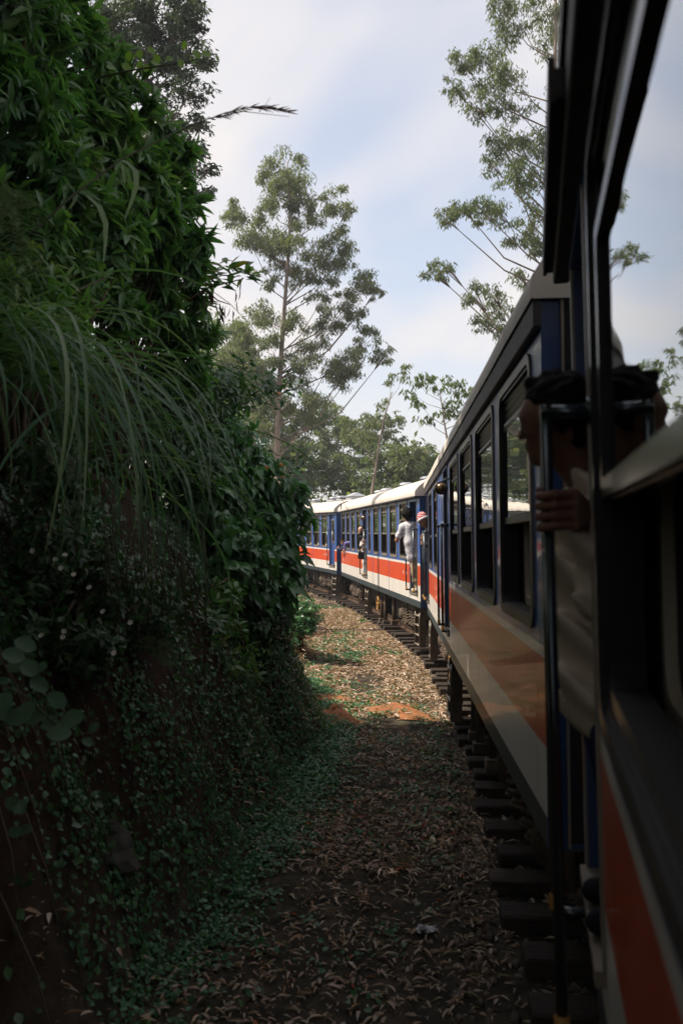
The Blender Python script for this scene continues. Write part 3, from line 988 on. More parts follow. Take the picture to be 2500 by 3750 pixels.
side = (math.radians(90), 0, math.radians(180))      # reads from the path
endr = (math.radians(90), 0, math.radians(-90))
W2 = [(1.42 + 1.43 * q, 1.03) for q in range(4)] + [(7.27, .50)] + [(9.47 + 1.41 * q, 1.0) for q in range(4)]
D2 = [(.32, 1.10), (8.15, 9.03)]
car3 = make_car(3, 'most distant blue carriage, partly hidden by the leafy bush, with its doors shut', D2, W2, leaf=D2, lamps=((7.95, 2.02),),
                ladders=((.25, .5), (8.2, .5)), vents=((4.2, -1.75), (5.6, -1.75), (9.2, -1.75), (10.6, -1.75)), boxes=((3.1, -1.6),),
                marks=(('16', 1.62, .004, .70, .22, side), ('RC', 2.0, .004, .68, .11, side)))
car2 = make_car(2, 'sunlit blue, red and white carriage with passengers leaning from its open doorways', D2, W2, lamps=((7.98, 2.04),),
                ladders=((.22, .5), (8.2, .5)), vents=((3.5, -1.75), (5.4, -1.75), (8.6, -1.75), (12.4, -1.75), (13.9, -1.75)), boxes=((1.7, -1.35),), hand=(6.85,),
                marks=(('16', 1.60, .004, .70, .22, side), ('RC', 1.98, .004, .68, .11, side), ('16', 14.4, .004, .62, .22, side),
                       ('K P', -.004, -.17, 1.08, .13, (math.radians(90), math.radians(-90), math.radians(-90)))))
W1 = [(.30, 1.38), (2.06, 1.38), (3.82, 1.38), (5.56, 1.38), (10.2, 1.3), (12.25, 1.25)]
D1 = [(7.47, 8.35), (14.0, 14.7)]
car1 = make_car(1, 'glossy carriage mirroring the bank, coupled between the sunlit one and the camera', D1, W1, lamps=((6.95, 2.12),),
                ladders=((7.6, .5), (14.05, .5)), hand=(9.4,), lip=.045)
W0 = [(15.1 - 3.05, 1.75), (10.2, 1.38), (8.4, 1.38), (6.6, 1.38)]
D0 = [(15.1 - 1.07, 15.1 - .30)]
car0 = make_car(0, 'dark near carriage seen along its side, sky mirrored in its window pane', D0, W0, lip=.095, lipx=(13.64, 15.13),
                ladders=((14.15, .5),))
# ------------------------------------------------------------------ vegetation
L_TITH = leaf_mat('willowy_leaf', [(.022, .064, .028), (.036, .100, .036), (.060, .150, .048), (.115, .215, .065, .74), (.18, .16, .03, .97), (.12, .07, .03, 1)], rough=.34, trans=.38)
L_BUSH = leaf_mat('broad_leaf', [(.028, .085, .034), (.045, .13, .046), (.068, .18, .055), (.095, .22, .06)], rough=.30, trans=.25, spec=.6)
L_LANT = leaf_mat('lantana_leaf', [(.022, .060, .022), (.035, .090, .028), (.055, .120, .034)], rough=.4, trans=.25)
L_GRASSB = leaf_mat('grass_blade', [(.032, .085, .040), (.050, .120, .058), (.085, .17, .085), (.22, .28, .17, .975), (.24, .19, .10, 1)], rough=.5, trans=.35, spec=.35)
L_COVER = leaf_mat('ground_cover_leaf', [(.032, .105, .050), (.050, .150, .068), (.075, .19, .082), (.10, .21, .08)], rough=.45, trans=.25)
L_EUC = leaf_mat('eucalyptus_leaf', [(.070, .095, .055), (.100, .130, .070), (.135, .160, .082), (.18, .17, .085, .92), (.21, .15, .08, 1)], rough=.5, trans=.45)
L_EUCD = leaf_mat('dark_tree_leaf', [(.030, .050, .034), (.045, .070, .044), (.065, .090, .052), (.10, .09, .05, 1)], rough=.5, trans=.3)
L_BACK = leaf_mat('far_tree_leaf', [(.065, .10, .05), (.095, .135, .06), (.13, .165, .07), (.18, .19, .07, 1)], rough=.55, trans=.42)
L_LITTER = leaf_mat('fallen_leaf', [(.27, .19, .14), (.40, .29, .22), (.52, .40, .31), (.18, .12, .085), (.62, .50, .40), (.34, .18, .09, .97), (.40, .07, .03, 1)], rough=.7, trans=.1, spec=.25)
L_PALE = leaf_mat('pale_round_leaf', [(.035, .085, .045), (.05, .11, .055), (.07, .14, .065)], rough=.5, trans=.3)
L_DEAD = leaf_mat('withered_leaf', [(.05, .028, .02), (.08, .045, .03), (.03, .02, .016)], rough=.8, trans=.1)
L_FERN = leaf_mat('fern_leaf', [(.06, .10, .045), (.08, .13, .055), (.10, .12, .06, 1)], rough=.6, trans=.3)
M_BARK = mat('pale_gum_bark', (.34, .27, .21), .8, .2, var=.3, vscale=2.2, col2=(.13, .10, .085), bump=.3, bscale=10, stretch=(1, 1, .25))
M_TWIG = mat('brown_twig', (.11, .075, .05), .8, .2, var=.3, vscale=8)
M_STEMG = mat('green_stem', (.07, .075, .035), .7, .3, var=.3, vscale=8)
M_FLOWER = mat('orange_petal', (.75, .22, .03), .6, .3, var=.25, vscale=30)
M_DAISY = mat('white_petal', (.75, .74, .66), .6, .3, var=.05)

def shrub(name, label, cat, blobs, ntip, whorl, Lr, Wr, T, m, base=None, group=None, nstem=24, spread=1.1, droop=.35, inner=.55, stem_m=None, part='foliage', up=.25, jag=.3, tight=1.3):
    """blobs: (centre, radii); leaves stand in whorls round the shoot tips, which crowd towards the outside of each blob"""
    root = empty(name, tuple(base) if base is not None else (0, 0, 0))
    tag(root, label, cat, group)
    o = np.array(root.location)
    tips = []; outs = []
    vol = np.array([np.prod(r) ** (2 / 3) for _, r in blobs]); vol /= vol.sum()
    for (c, r), f in zip(blobs, vol):
        n = max(3, int(ntip * f))
        d = rand_dirs(n)
        rad = rng.random(n) ** (1 / 3) * (1 - inner) + inner
        rad *= 1 + rng.normal(size=n) * .12 + (rng.random(n) < .18) * rng.random(n) * jag
        tips.append(np.array(c) + d * np.array(r) * rad[:, None]); outs.append(unit(d + np.array([0, 0, up])))
    tips = np.concatenate(tips); outs = np.concatenate(outs)
    nT = len(tips)
    k = whorl
    P = np.repeat(tips, k, 0); O = np.repeat(outs, k, 0)
    O = unit(O + rng.normal(size=O.shape) * .15)
    tip_dist = rng.random(len(P)) ** 1.4
    P = P - O * (tip_dist[:, None] * Lr[1] * tight)
    side_ = unit(np.cross(O, rand_dirs(len(P))))
    D = unit(O * rng.uniform(.15, 1.0, (len(P), 1)) + side_ * spread + np.array([0, 0, -droop]) * rng.random((len(P), 1)) * 1.5)
    U = unit(O + np.array([0, 0, .8]) + rng.normal(size=O.shape) * .25)
    L = rng.uniform(*Lr, len(P)); Wd = L * rng.uniform(*Wr, len(P))
    tip_r = np.repeat(rng.random(nT), k)
    rnd = np.clip(tip_r * .35 + rng.random(len(P)) * .25 + .4 * (1 - tip_dist) ** 1.5, 0, .999)      # tip leaves paler: young growth, with their catch of light put into the colour
    leaves_obj(part, P - o, D, U, L, Wd, T, m, root, rnd=rnd * .74, kind='stuff')
    s = MB()
    b0 = Vector((0, 0, 0))
    idx = rng.choice(nT, min(nstem, nT), replace=False)
    for i in idx:
        e = Vector(tips[i] - o)
        mid = b0.lerp(e, .55) + Vector((random.uniform(-.1, .1), random.uniform(-.1, .1), .12 * (e - b0).length))
        st = b0 + Vector((random.uniform(-.12, .12), random.uniform(-.12, .12), -.1))
        s.tube([st, st.lerp(mid, .5) + Vector((0, 0, .05)), mid, mid.lerp(e, .55) + Vector((0, 0, .04)), e], [.022, .017, .012, .008, .004], 5)
    s.obj('stem', stem_m or M_TWIG, root)
    return root, tips, outs

def gpt(x, y): return np.array([x, y, float(ground_z(x, y)[0])])

def blob(x, y, z, r, dz=None, squash=1.0):
    k = 2500 / 1568 * z / FOC
    return (px(x, y, z), np.array([r * k, (dz if dz else r * k), r * k * squash]))

# --- the tall thicket at the top of the bank
LW = (.22, .32)
shrub('tall_shrub', 'tall dark shrub at the top corner of the bank, its willowy leaves in deep shade', 'shrub',
      [blob(40, 60, 6.2, 140), blob(130, 150, 6.6, 90), blob(180, 40, 6.8, 60), blob(205, 120, 6.9, 45), blob(20, 260, 5.8, 130), blob(-120, 100, 6.0, 180)], 400, 12, (.11, .19), LW, T_LANCE, L_TITH, gpt(-2.4, 6.4), inner=.35, jag=.5, tight=.7)
shrub('tall_shrub', 'tall shrub with mid green willowy leaves below the round-leaved bramble twig', 'shrub',
      [blob(235, 250, 7.2, 62), blob(190, 340, 7.0, 100), blob(270, 300, 7.5, 50), blob(290, 390, 7.4, 80), blob(340, 400, 7.5, 45), blob(300, 185, 7.3, 26), blob(345, 240, 7.4, 26), blob(385, 300, 7.6, 24), blob(260, 120, 7.2, 24)], 290, 13, (.12, .21), LW, T_LANCE, L_TITH, gpt(-2.5, 7.4), inner=.35, jag=.7, tight=.6)
shrub('tall_shrub', 'bushy shrub behind the grass seed stalk with pointed leaf stars', 'shrub',
      [blob(110, 420, 6.3, 110), blob(220, 540, 6.5, 105), blob(60, 560, 5.8, 110), blob(-120, 480, 5.6, 160), blob(120, 300, 6.4, 70)], 400, 12, (.11, .18), LW, T_LANCE, L_TITH, gpt(-2.2, 6.2), inner=.35, jag=.5, tight=.7)
shrub('tall_shrub', 'shrub reaching toward the sky at mid height, fresh green leaf stars along its edge', 'shrub',
      [blob(390, 450, 8.0, 45), blob(385, 510, 8.2, 50), blob(330, 520, 7.8, 75), blob(370, 390, 8.0, 35), blob(400, 580, 8.1, 38), blob(445, 462, 8.1, 20), blob(455, 545, 8.2, 22), blob(420, 350, 8.0, 22), blob(440, 610, 8.2, 24)], 230, 14, (.13, .22), LW, T_LANCE, L_TITH, gpt(-2.2, 8.2), inner=.35, jag=.8, tight=.55)
shrub('tall_shrub', 'see-through shrub above the lantana bush, white sky glinting between its leaves', 'shrub',
      [blob(405, 740, 8.6, 62), blob(330, 700, 8.2, 85), blob(400, 820, 8.6, 62), blob(240, 680, 7.6, 90), blob(420, 655, 8.6, 42), blob(468, 700, 8.7, 26), blob(480, 770, 8.8, 26), blob(465, 840, 8.8, 26), blob(450, 880, 8.8, 28)], 250, 12, (.12, .20), LW, T_LANCE, L_TITH, gpt(-2.1, 8.6), inner=.2, jag=.6, tight=.6)
shrub('tall_shrub', 'dark shrub overhanging the long drooping grass at the edge of the frame', 'shrub',
      [blob(60, 700, 5.6, 120), blob(-100, 720, 5.2, 170), blob(150, 640, 6.2, 90), blob(120, 780, 6.0, 90)], 420, 8, (.09, .15), LW, T_LANCE, L_TITH, gpt(-2.3, 5.2))
# the branch that pokes out into the sky with withered leaves hanging from it
def hanging_branch():
    root = empty('overhanging_branch', tuple(px(430, 690, 8.4)))
    tag(root, 'leafy branch poking out into the sky with black withered leaves hanging below it', 'branch')
    o = np.array(root.location)
    ctrl_ = [px(430, 690, 8.4), px(480, 660, 8.5), px(520, 650, 8.6), px(560, 640, 8.6)]
    s = MB(); s.tube([Vector(p - o) for p in ctrl_], [.012, .009, .007, .004], 6)
    ctr2 = [px(470, 665, 8.5), px(500, 690, 8.45), px(530, 700, 8.4)]
    s.tube([Vector(p - o) for p in ctr2], [.008, .006, .003], 6)
    s.obj('stem', M_TWIG, root)
    P = []; D = []
    for p, n in ((px(480, 625, 8.5), 12), (px(530, 620, 8.6), 16), (px(562, 632, 8.6), 16), (px(500, 640, 8.5), 12), (px(455, 650, 8.5), 12)):
        for q in range(n):
            P.append(p + rng.normal(size=3) * .035); D.append(rand_dirs(1)[0] * np.array([1.1, .8, .55]) + np.array([.25, -.2, .1]))
    P = np.array(P); D = np.array(D)
    leaves_obj('foliage', P - o, D, np.tile([0, -.3, 1.], (len(P), 1)) + rng.normal(size=P.shape) * .3, rng.uniform(.14, .21, len(P)), rng.uniform(.045, .07, len(P)), T_LANCE, L_TITH, root, kind='stuff')
    P = []
    for x, y in ((480, 668), (488, 672), (497, 690), (504, 694), (512, 700), (520, 700), (528, 706), (540, 668), (550, 662), (508, 712), (510, 722), (545, 690), (470, 680), (535, 712)):
        P.append(px(x, y, 8.5))
    P = np.array(P)
    D = np.tile([0, 0, -1.], (len(P), 1)) + rng.normal(size=P.shape) * .18
    lv = leaf_arrays(np.zeros((1, 3)), np.array([[0, 0, -1.]]), np.array([[0, -1., 0]]), [1], [.3], T_LANCE)
    me_ = np_mesh('withered_leaf', lv[0], lv[1], L_DEAD, np.full(len(T_LANCE[0]), .4))
    for q in range(len(P)):
        o_ = inst('withered_leaf', me_, root, tuple(P[q] - o), (random.uniform(-.25, .25), random.uniform(-.25, .25), random.uniform(0, 6)))
        o_.scale = (random.uniform(.09, .17),) * 3
hanging_branch()

# --- the broad bush at the end of the bank, beside the far carriages
rt, tips_b, outs_b = shrub('lantana_bush', 'broad glossy bush dotted with orange flower heads, bulging over the path before the far carriage', 'bush',
      [blob(545, 1095, 11.6, 92, .9), blob(615, 1180, 12.0, 66, .8), blob(490, 1015, 11.0, 92, .9), blob(620, 1270, 11.8, 62, .8), blob(560, 1330, 11.2, 85, .8), blob(470, 1150, 10.4, 120, .8), blob(520, 1240, 10.6, 100, .8), blob(600, 1380, 11.4, 50, .6)],
      820, 9, (.12, .20), (.48, .62), T_OVATE, L_BUSH, gpt(-1.75, 11.3), spread=1.0, droop=.7, inner=.5, up=.35)
o = np.array(rt.location)
lvA = leaf_arrays(np.zeros((1, 3)), np.array([[1., 0, 0]]), np.array([[0, 0, 1.]]), [1], [.52], T_OVATE)
leafM = [np_mesh('leaf', lvA[0] * np.array([1, s_, 1 + .6 * q]), lvA[1], L_BUSH, np.full(len(T_OVATE[0]), .1 + .22 * q), smooth=True) for q, s_ in enumerate((.9, 1.0, 1.12))]
cnt = 0
def place_leaf(p, d, u, L, parent, off_, me_=None, name='leaf'):
    d = Vector(d).normalized(); u = Vector(u); u = (u - d * u.dot(d)).normalized(); s = u.cross(d)
    M = Matrix((d, s, u)).transposed().to_4x4()
    ob = bpy.data.objects.new(name, me_ or random.choice(leafM))
    ob.matrix_world = Matrix.Translation(Vector(p - off_)) @ M @ Matrix.Scale(L, 4)
    link(ob, parent)
    return ob
big = []
for (cx, cy, r, n, zz) in ((655, 1120, 38, 34, 11.9), (672, 1180, 34, 30, 12.1), (650, 1240, 36, 30, 12.0), (655, 1300, 36, 34, 11.8), (628, 1350, 40, 34, 11.5), (600, 1200, 50, 26, 11.6), (610, 1090, 45, 26, 11.9), (560, 1290, 60, 26, 10.9), (575, 1385, 50, 28, 11.0)):
    for q in range(n):
        a = random.uniform(-2.2, 2.2); rr = math.sqrt(random.random())
        p = px(cx + r * rr * math.cos(a), cy + r * rr * math.sin(a), zz + random.uniform(-.5, .1))
        d = np.array([random.uniform(.1, 1.0), random.uniform(-.9, .3), random.uniform(-.9, .15)])
        place_leaf(p, d, np.array([.25, -.35, 1.0]) + rng.normal(size=3) * .25, random.uniform(.17, .28), rt, o); cnt += 1
fl = MB()
for q in range(14):
    a = q * 2.4; r_ = .9 * math.sqrt(q / 14)
    M = Matrix.Translation((r_ * math.cos(a) * .8, r_ * math.sin(a) * .8, .45 * (1 - r_ * r_)))
    fl.lathe([(0, -.1), (.22, .06), (.12, .12), (0, .08)], 5, M=M)
flower_me = fl.mesh('flower', M_FLOWER)
FL = [(645, 1068), (648, 1097), (580, 985), (545, 1000), (560, 1010), (500, 968), (470, 958), (540, 1108), (612, 1075), (520, 985)]
for x, y in FL:
    ob = inst('flower', flower_me, rt, tuple(px(x, y, 11.0) - o), (random.uniform(-.5, .5) + .4, random.uniform(-.5, .5), 0)); ob.scale = (.032,) * 3
# arching twigs above the bush
def arch(label, pts, n, Lr, z0, fl_pts=()):
    root = empty('arching_twig', tuple(pts[0])); tag(root, label, 'twig')
    o = np.array(root.location)
    s = MB(); s.tube([Vector(p - o) for p in pts], list(np.linspace(.014, .003, len(pts))), 6); s.obj('stem', M_TWIG, root)
    pts = np.array(pts)
    f = rng.random(n) * (len(pts) - 1)
    i = f.astype(int); w = (f - i)[:, None]
    P = pts[i] * (1 - w) + pts[np.minimum(i + 1, len(pts) - 1)] * w + rng.normal(size=(n, 3)) * .10
    D = rand_dirs(n) * np.array([1, .8, .6]) + np.array([.2, -.1, -.35])
    leaves_obj('foliage', P - o, D, np.tile([0, -.3, 1.], (n, 1)) + rng.normal(size=(n, 3)) * .35, rng.uniform(*Lr, n), rng.uniform(.4, .55, n) * Lr[1] * .8, T_LANCE, L_LANT, root, kind='stuff')
    for x, y in fl_pts:
        ob = inst('flower', flower_me, root, tuple(px(x, y, z0) - o), (random.uniform(-.4, .7), 0, 0)); ob.scale = (.03,) * 3
arch('arching lantana twig with small leaves and orange blooms, crossing the pale tree trunk', [px(430, 1010, 11), px(500, 960, 11.2), px(560, 915, 11.3), px(610, 890, 11.4), px(670, 880, 11.5)], 430, (.07, .12), 11.2, [(578, 893), (640, 905), (655, 895)])
arch('upper lantana twig rising from the bush, thin and sparsely leaved', [px(440, 960, 10.6), px(500, 900, 10.8), px(540, 870, 10.8), px(560, 840, 10.9)], 300, (.07, .11), 10.9, [(560, 840)])
arch('low twig on the crown of the glossy bush ending beside the blue carriage roof', [px(580, 1090, 11.6), px(630, 1065, 11.7), px(670, 1050, 11.8), px(700, 1045, 11.8)], 110, (.06, .10), 11.6)
shrub('lantana_bush', 'fine-leaved bush filling the gap between the drooping grass and the broad glossy bush', 'bush',
      [blob(420, 930, 9.6, 90, .7), blob(500, 900, 10.2, 70, .7), blob(380, 1020, 9.2, 90, .7), blob(450, 1060, 9.8, 80, .7), blob(350, 900, 8.8, 80, .6)], 620, 10, (.06, .11), (.42, .56), T_LANCE, L_LANT, gpt(-2.1, 9.8), inner=.3)
shrub('bank_shrub', 'low shrub with star-like leaf tufts on the bank face below the drooping grass', 'shrub',
      [blob(520, 1500, 9.3, 60, .5), blob(470, 1440, 9.0, 70, .5), blob(400, 1500, 8.4, 60, .5), blob(560, 1540, 9.8, 45, .4), blob(500, 1390, 9.4, 70, .5)], 230, 9, (.08, .14), (.34, .46), T_LANCE, L_TITH, gpt(-1.35, 9.2))
shrub('bank_shrub', 'shadowy shrub on the bank behind the white daisies', 'shrub',
      [blob(120, 1250, 5.6, 110, .4), blob(260, 1330, 6.2, 100, .4), blob(350, 1400, 6.8, 90, .4), blob(60, 1430, 5.2, 110, .4), blob(200, 1470, 5.8, 90, .3), blob(130, 1080, 5.8, 110, .35)], 420, 9, (.05, .09), (.40, .55), T_LANCE, L_LANT, gpt(-1.75, 6.0), inner=.3)
shrub('bank_shrub', 'trailing shrub hanging on the bank right under the glossy bush', 'shrub',
      [blob(580, 1440, 10.8, 60, .5), blob(640, 1420, 11.8, 40, .5), blob(610, 1500, 11.2, 55, .5), blob(650, 1530, 11.8, 40, .4)], 300, 10, (.05, .09), (.45, .6), T_LANCE, L_LANT, gpt(-1.1, 11.0), inner=.3)
rt2, _, _ = shrub('tea_bush', 'low rounded dark tea bush standing alone beside the sunlit leaf-strewn path', 'bush',
      [blob(690, 1412, 19.5, 44, .5, .85), blob(655, 1400, 20, 36, .45, .8), blob(700, 1440, 19.3, 26, .3, .7)], 520, 8, (.06, .10), (.42, .55), T_LANCE, L_BUSH, gpt(*(px(685, 1450, 19.6)[:2])), inner=.75, droop=.1, up=.7)
shrub('bank_shrub', 'pale green weedy shrub on the far bank where the sun reaches the path edge', 'shrub',
      [blob(640, 1480, 15.6, 50, .7, .7), blob(670, 1520, 15.2, 30, .5, .7), blob(600, 1450, 15, 60, .7, .8)], 320, 8, (.05, .09), (.40, .55), T_LANCE, L_COVER, gpt(*(px(640, 1500, 15.6)[:2])), inner=.3)
shrub('bank_shrub', 'row of dark shrubs continuing along the bank behind the tea bush', 'shrub',
      [blob(620, 1330, 25, 45, 1.5, .8), blob(590, 1290, 28, 50, 1.5, .8), blob(640, 1310, 30, 24, 1.2, .9)], 420, 8, (.12, .2), (.42, .55), T_LANCE, L_BUSH, gpt(*(px(630, 1400, 26)[:2])))

# --- long drooping grass
def grass_clump():
    root = empty('drooping_grass', tuple(px(60, 900, 5.2)))
    tag(root, 'large clump of long blue-green grass blades arching down over the bank', 'grass')
    o = np.array(root.location)
    ms = []
    for v in range(12):
        r0 = random.Random(v + 40)
        n = 12; vs = []; fs = []
        rise = r0.uniform(.06, .22); reach = r0.uniform(.7, 1.25); drop = r0.uniform(.45, 1.15)
        for q in range(n + 1):
            s_ = q / n
            x = reach * (1 - (1 - s_) ** 1.45)
            z = rise * 4 * s_ * (1 - s_) * (1 - .3 * s_) - drop * s_ ** 2.6
            w = .0078 * min(1, 1.9 * (1 - s_) ** .7 + .02) * (1 if q else .7)
            b = .03 * math.sin(s_ * 4 + v)
            vs += [(x, b - w, z), (x, b, z - .004), (x, b + w, z)]
        for q in range(n):
            a = q * 3
            fs += [(a, a + 3, a + 4), (a, a + 4, a + 1), (a + 1, a + 4, a + 5), (a + 1, a + 5, a + 2)]
        ms.append(np_mesh('blade', np.array(vs), np.array(fs), L_GRASSB, np.full(len(vs), r0.random() * .74), smooth=True))
    spots = [(-110, 790, 4.7, 48), (-20, 810, 4.9, 42), (70, 880, 5.2, 34), (170, 960, 5.5, 26), (260, 1060, 5.8, 20), (-60, 760, 4.6, 22)]
    for x, y, z, n in spots:
        c = px(x, y, z)
        for q in range(n):
            b = bpy.data.objects.new('blade', random.choice(ms))
            b.location = tuple(c + rng.normal(size=3) * np.array([.14, .16, .10]) - o)
            b.rotation_euler = (random.gauss(0, .22), random.gauss(.05, .24), random.gauss(-.15, .75))
            s = random.uniform(.55, 1.4); b.scale = (s, s * random.uniform(.8, 1.3), s)
            link(b, root)
    # thin dry stems under the blades
    s = MB()
    for q in range(46):
        p = px(random.uniform(230, 470), random.uniform(1120, 1250), random.uniform(5.4, 6.4)) - o
        s.tube([p, p + np.array([.02, 0, -.3]), p + np.array([.04 + random.uniform(-.05, .05), 0, -.6])], .0035, 4)
    tag(s.obj('dry_stem', M_STEMG, root), kind='stuff')
grass_clump()
def seed_stalk():
    root = empty('grass_stalk', tuple(px(70, 540, 4.6)))
    tag(root, 'single long grass stalk with a reddish seed head leaning out into the sky', 'grass stalk')
    o = np.array(root.location)
    pts = [px(70, 540, 4.6), px(160, 455, 4.7), px(280, 365, 4.8), px(400, 305, 4.9), px(480, 272, 5.0), px(560, 256, 5.0), px(665, 268, 5.05)]
    s = MB(); s.tube([Vector(p - o) for p in pts], [.006, .006, .005, .004, .003, .002, .001], 6); s.obj('stem', M_STEMG, root)
    m = mat('seed_head_red', (.16, .07, .05), .7, .2, var=.3, vscale=20)
    h = MB()
    for q in range(60):
        f = q / 60
        x = 485 + 180 * f; y = 270 - 34 * math.sin(f * 2.0) + 20 * f * f
        p = Vector(px(x, y, 5.02) - o)
        d = Vector((.06 + random.uniform(-.01, .02), random.uniform(-.02, .02), random.uniform(-.025, .02)))
        h.tube([p, p + d * .5, p + d], [.001, .0032, .0005], 4)
    p = Vector(px(595, 257, 5.0) - o); h.tube([p, p + Vector((.03, 0, .03)), p + Vector((.06, 0, .08))], [.002, .0015, .0007], 4)
    h.obj('seed_head', m, root)
    # two long curling leaves from the stalk
    for pts2 in ([px(200, 450, 4.7), px(228, 475, 4.65), px(243, 515, 4.6), px(242, 560, 4.58), px(238, 600, 4.55)], [px(290, 370, 4.8), px(312, 395, 4.75), px(313, 430, 4.7), px(300, 470, 4.7), px(286, 505, 4.7)]):
        vs = []; fs = []
        for q, p in enumerate(pts2):
            w = (.006, .014, .013, .008, .001)[q]
            vs += [p - o + np.array([-w, 0, w * .4]), p - o + np.array([w, .006, w * .4])]
        for q in range(len(pts2) - 1): fs += [(2 * q, 2 * q + 1, 2 * q + 3), (2 * q, 2 * q + 3, 2 * q + 2)]
        ob = bpy.data.objects.new('blade', np_mesh('blade', np.array(vs), np.array(fs), L_GRASSB, np.full(len(vs), .73), smooth=True)); link(ob, root)
seed_stalk()
def bramble():
    root = empty('bramble_twig', tuple(px(250, 170, 6.4)))
    tag(root, 'long bramble twig with round light green leaves, set against the sky', 'twig')
    o = np.array(root.location)
    pts = [px(230, 178, 6.4), px(310, 160, 6.4), px(380, 150, 6.4), px(430, 143, 6.4), px(470, 128, 6.45), px(500, 124, 6.45)]
    s = MB(); s.tube([Vector(p - o) for p in pts], [.009, .007, .006, .005, .004, .002], 6); s.obj('stem', M_STEMG, root)
    lv = leaf_arrays(np.zeros((1, 3)), np.array([[1., 0, 0]]), np.array([[0, 0, 1.]]), [1], [.85], T_ROUND)
    me_ = np_mesh('leaf', lv[0], lv[1], leaf_mat('bramble_leaf', [(.13, .22, .05), (.17, .27, .06)], trans=.45), np.full(len(T_ROUND[0]), .3), smooth=True)
    for x, y in ((318, 122), (330, 128), (362, 118), (352, 136), (340, 160), (300, 135), (385, 130), (395, 128), (425, 150), (427, 108), (468, 118), (465, 130), (500, 122), (440, 128), (285, 140), (270, 150), (372, 140), (320, 150)):
        place_leaf(px(x - 6, y + 6, 6.4), np.array([random.uniform(-.6, .8), random.uniform(-.5, .5), random.uniform(-.4, .8)]), np.array([random.uniform(-.3, .3), -1, .4]), random.uniform(.055, .085), root, o, me_)
bramble()
def sprig():
    root = empty('leafy_sprig', tuple(px(-20, 1560, 3.4)))
    tag(root, 'sprig of round pale green leaves sticking out low on the dark bank', 'sprig')
    o = np.array(root.location)
    s = MB()
    for pts in ([(-20, 1560), (60, 1600), (130, 1665), (175, 1690), (225, 1680)], [(-20, 1500), (40, 1490), (80, 1520), (110, 1590)], [(-30, 1620), (0, 1680), (30, 1700)]):
        P = [Vector(px(x, y, 3.5) - o) for x, y in pts]; s.tube(P, list(np.linspace(.005, .002, len(P))), 5)
    tag(s.obj('stem', M_STEMG, root), kind='stuff')
    lv = leaf_arrays(np.zeros((1, 3)), np.array([[1., 0, 0]]), np.array([[0, 0, 1.]]), [1], [.78], T_ROUND)
    mes = [np_mesh('leaf', lv[0], lv[1], L_PALE, np.full(len(T_ROUND[0]), .2 + .2 * q), smooth=True) for q in range(3)]
    for x, y, L in ((125, 1590, .085), (150, 1660, .10), (120, 1690, .09), (110, 1655, .08), (185, 1690, .06), (215, 1680, .05), (25, 1655, .10), (70, 1660, .09), (60, 1620, .08), (20, 1590, .09), (80, 1560, .08), (30, 1540, .09), (60, 1520, .085), (95, 1540, .07), (15, 1500, .09), (45, 1470, .09), (-5, 1620, .1), (165, 1640, .06), (200, 1700, .045), (40, 1850, .06), (25, 1835, .07), (60, 1840, .05), (30, 1910, .06), (55, 1905, .055)):
        place_leaf(px(x - 12, y, 3.45 + random.uniform(-.1, .1)), np.array([random.uniform(.2, 1), random.uniform(-.5, .3), random.uniform(-.5, .3)]), np.array([random.uniform(-.2, .4), -.9, .7]), L, root, o, random.choice(mes))
sprig()
def fern():
    root = empty('fern', tuple(px(-30, 470, 4.2)))
    tag(root, 'drooping fern fronds hanging at the edge of the thicket above the long grass', 'fern')
    o = np.array(root.location)
    for pts in ([(-30, 470), (20, 440), (55, 480), (75, 560), (80, 640)], [(-40, 450), (0, 430), (30, 480), (42, 600), (40, 700)], [(-30, 500), (10, 500), (20, 600), (12, 720)], [(300, 1475), (350, 1478), (385, 1500), (400, 1530)]):
        zz = 4.3 if pts[0][0] < 200 else 6.4
        P = np.array([px(x, y, zz) for x, y in pts])
        n = 30
        f = np.linspace(.08, .99, n) * (len(P) - 1); i = np.minimum(f.astype(int), len(P) - 2); w = (f - i)[:, None]
        Q = P[i] * (1 - w) + P[i + 1] * w
        tg = unit(P[i + 1] - P[i])
        sd = unit(np.cross(tg, np.array([.2, -1, .2])))
        L = .085 * np.sin(np.linspace(.25, 3.0, n)) + .012
        PP = np.concatenate([Q, Q]); DD = np.concatenate([sd + tg * .45, -sd + tg * .45]); 
        leaves_obj('frond', PP - o, DD, np.tile([0, -1., .3], (2 * n, 1)), np.concatenate([L, L]), np.full(2 * n, .009), T_QUAD, L_FERN, root, kind='stuff')
fern()
# --- small white daisies
def daisies():
    m = MB()
    for k in range(9):
        a = 2 * math.pi * k / 9
        d = Vector((math.cos(a), math.sin(a), .25)); s_ = Vector((-math.sin(a), math.cos(a), 0))
        m.add([d * .2, d * .7 + s_ * .22, d * 1.0, d * .7 - s_ * .22], [(0, 3, 2, 1)])
    m.lathe([(.0, .14), (.18, .12), (.26, .02)], 8, 1)
    me_ = m.mesh('flower', [M_DAISY, M_FLOWER])
    root = empty('daisy_plant', tuple(px(150, 1330, 4.6)))
    tag(root, 'daisy plant with a few tiny white flowers scattered over the dark bank', 'plant')
    o = np.array(root.location); s = MB()
    for x, y in ((75, 1265), (150, 1275), (140, 1305), (170, 1320), (205, 1350), (128, 1285), (95, 1460), (148, 1450), (145, 1463), (237, 1405), (262, 1500), (300, 1430)):
        p = px(x, y, 4.7)
        ob = inst('flower', me_, root, tuple(p - o), (math.radians(60) + random.uniform(-.4, .4), random.uniform(-.5, .5), 0)); ob.scale = (.0145,) * 3
        s.tube([Vector(p - o), Vector(p - o) + Vector((-.05, .05, -.12))], .002, 4)
    tag(s.obj('stem', M_STEMG, root), kind='stuff')
daisies()

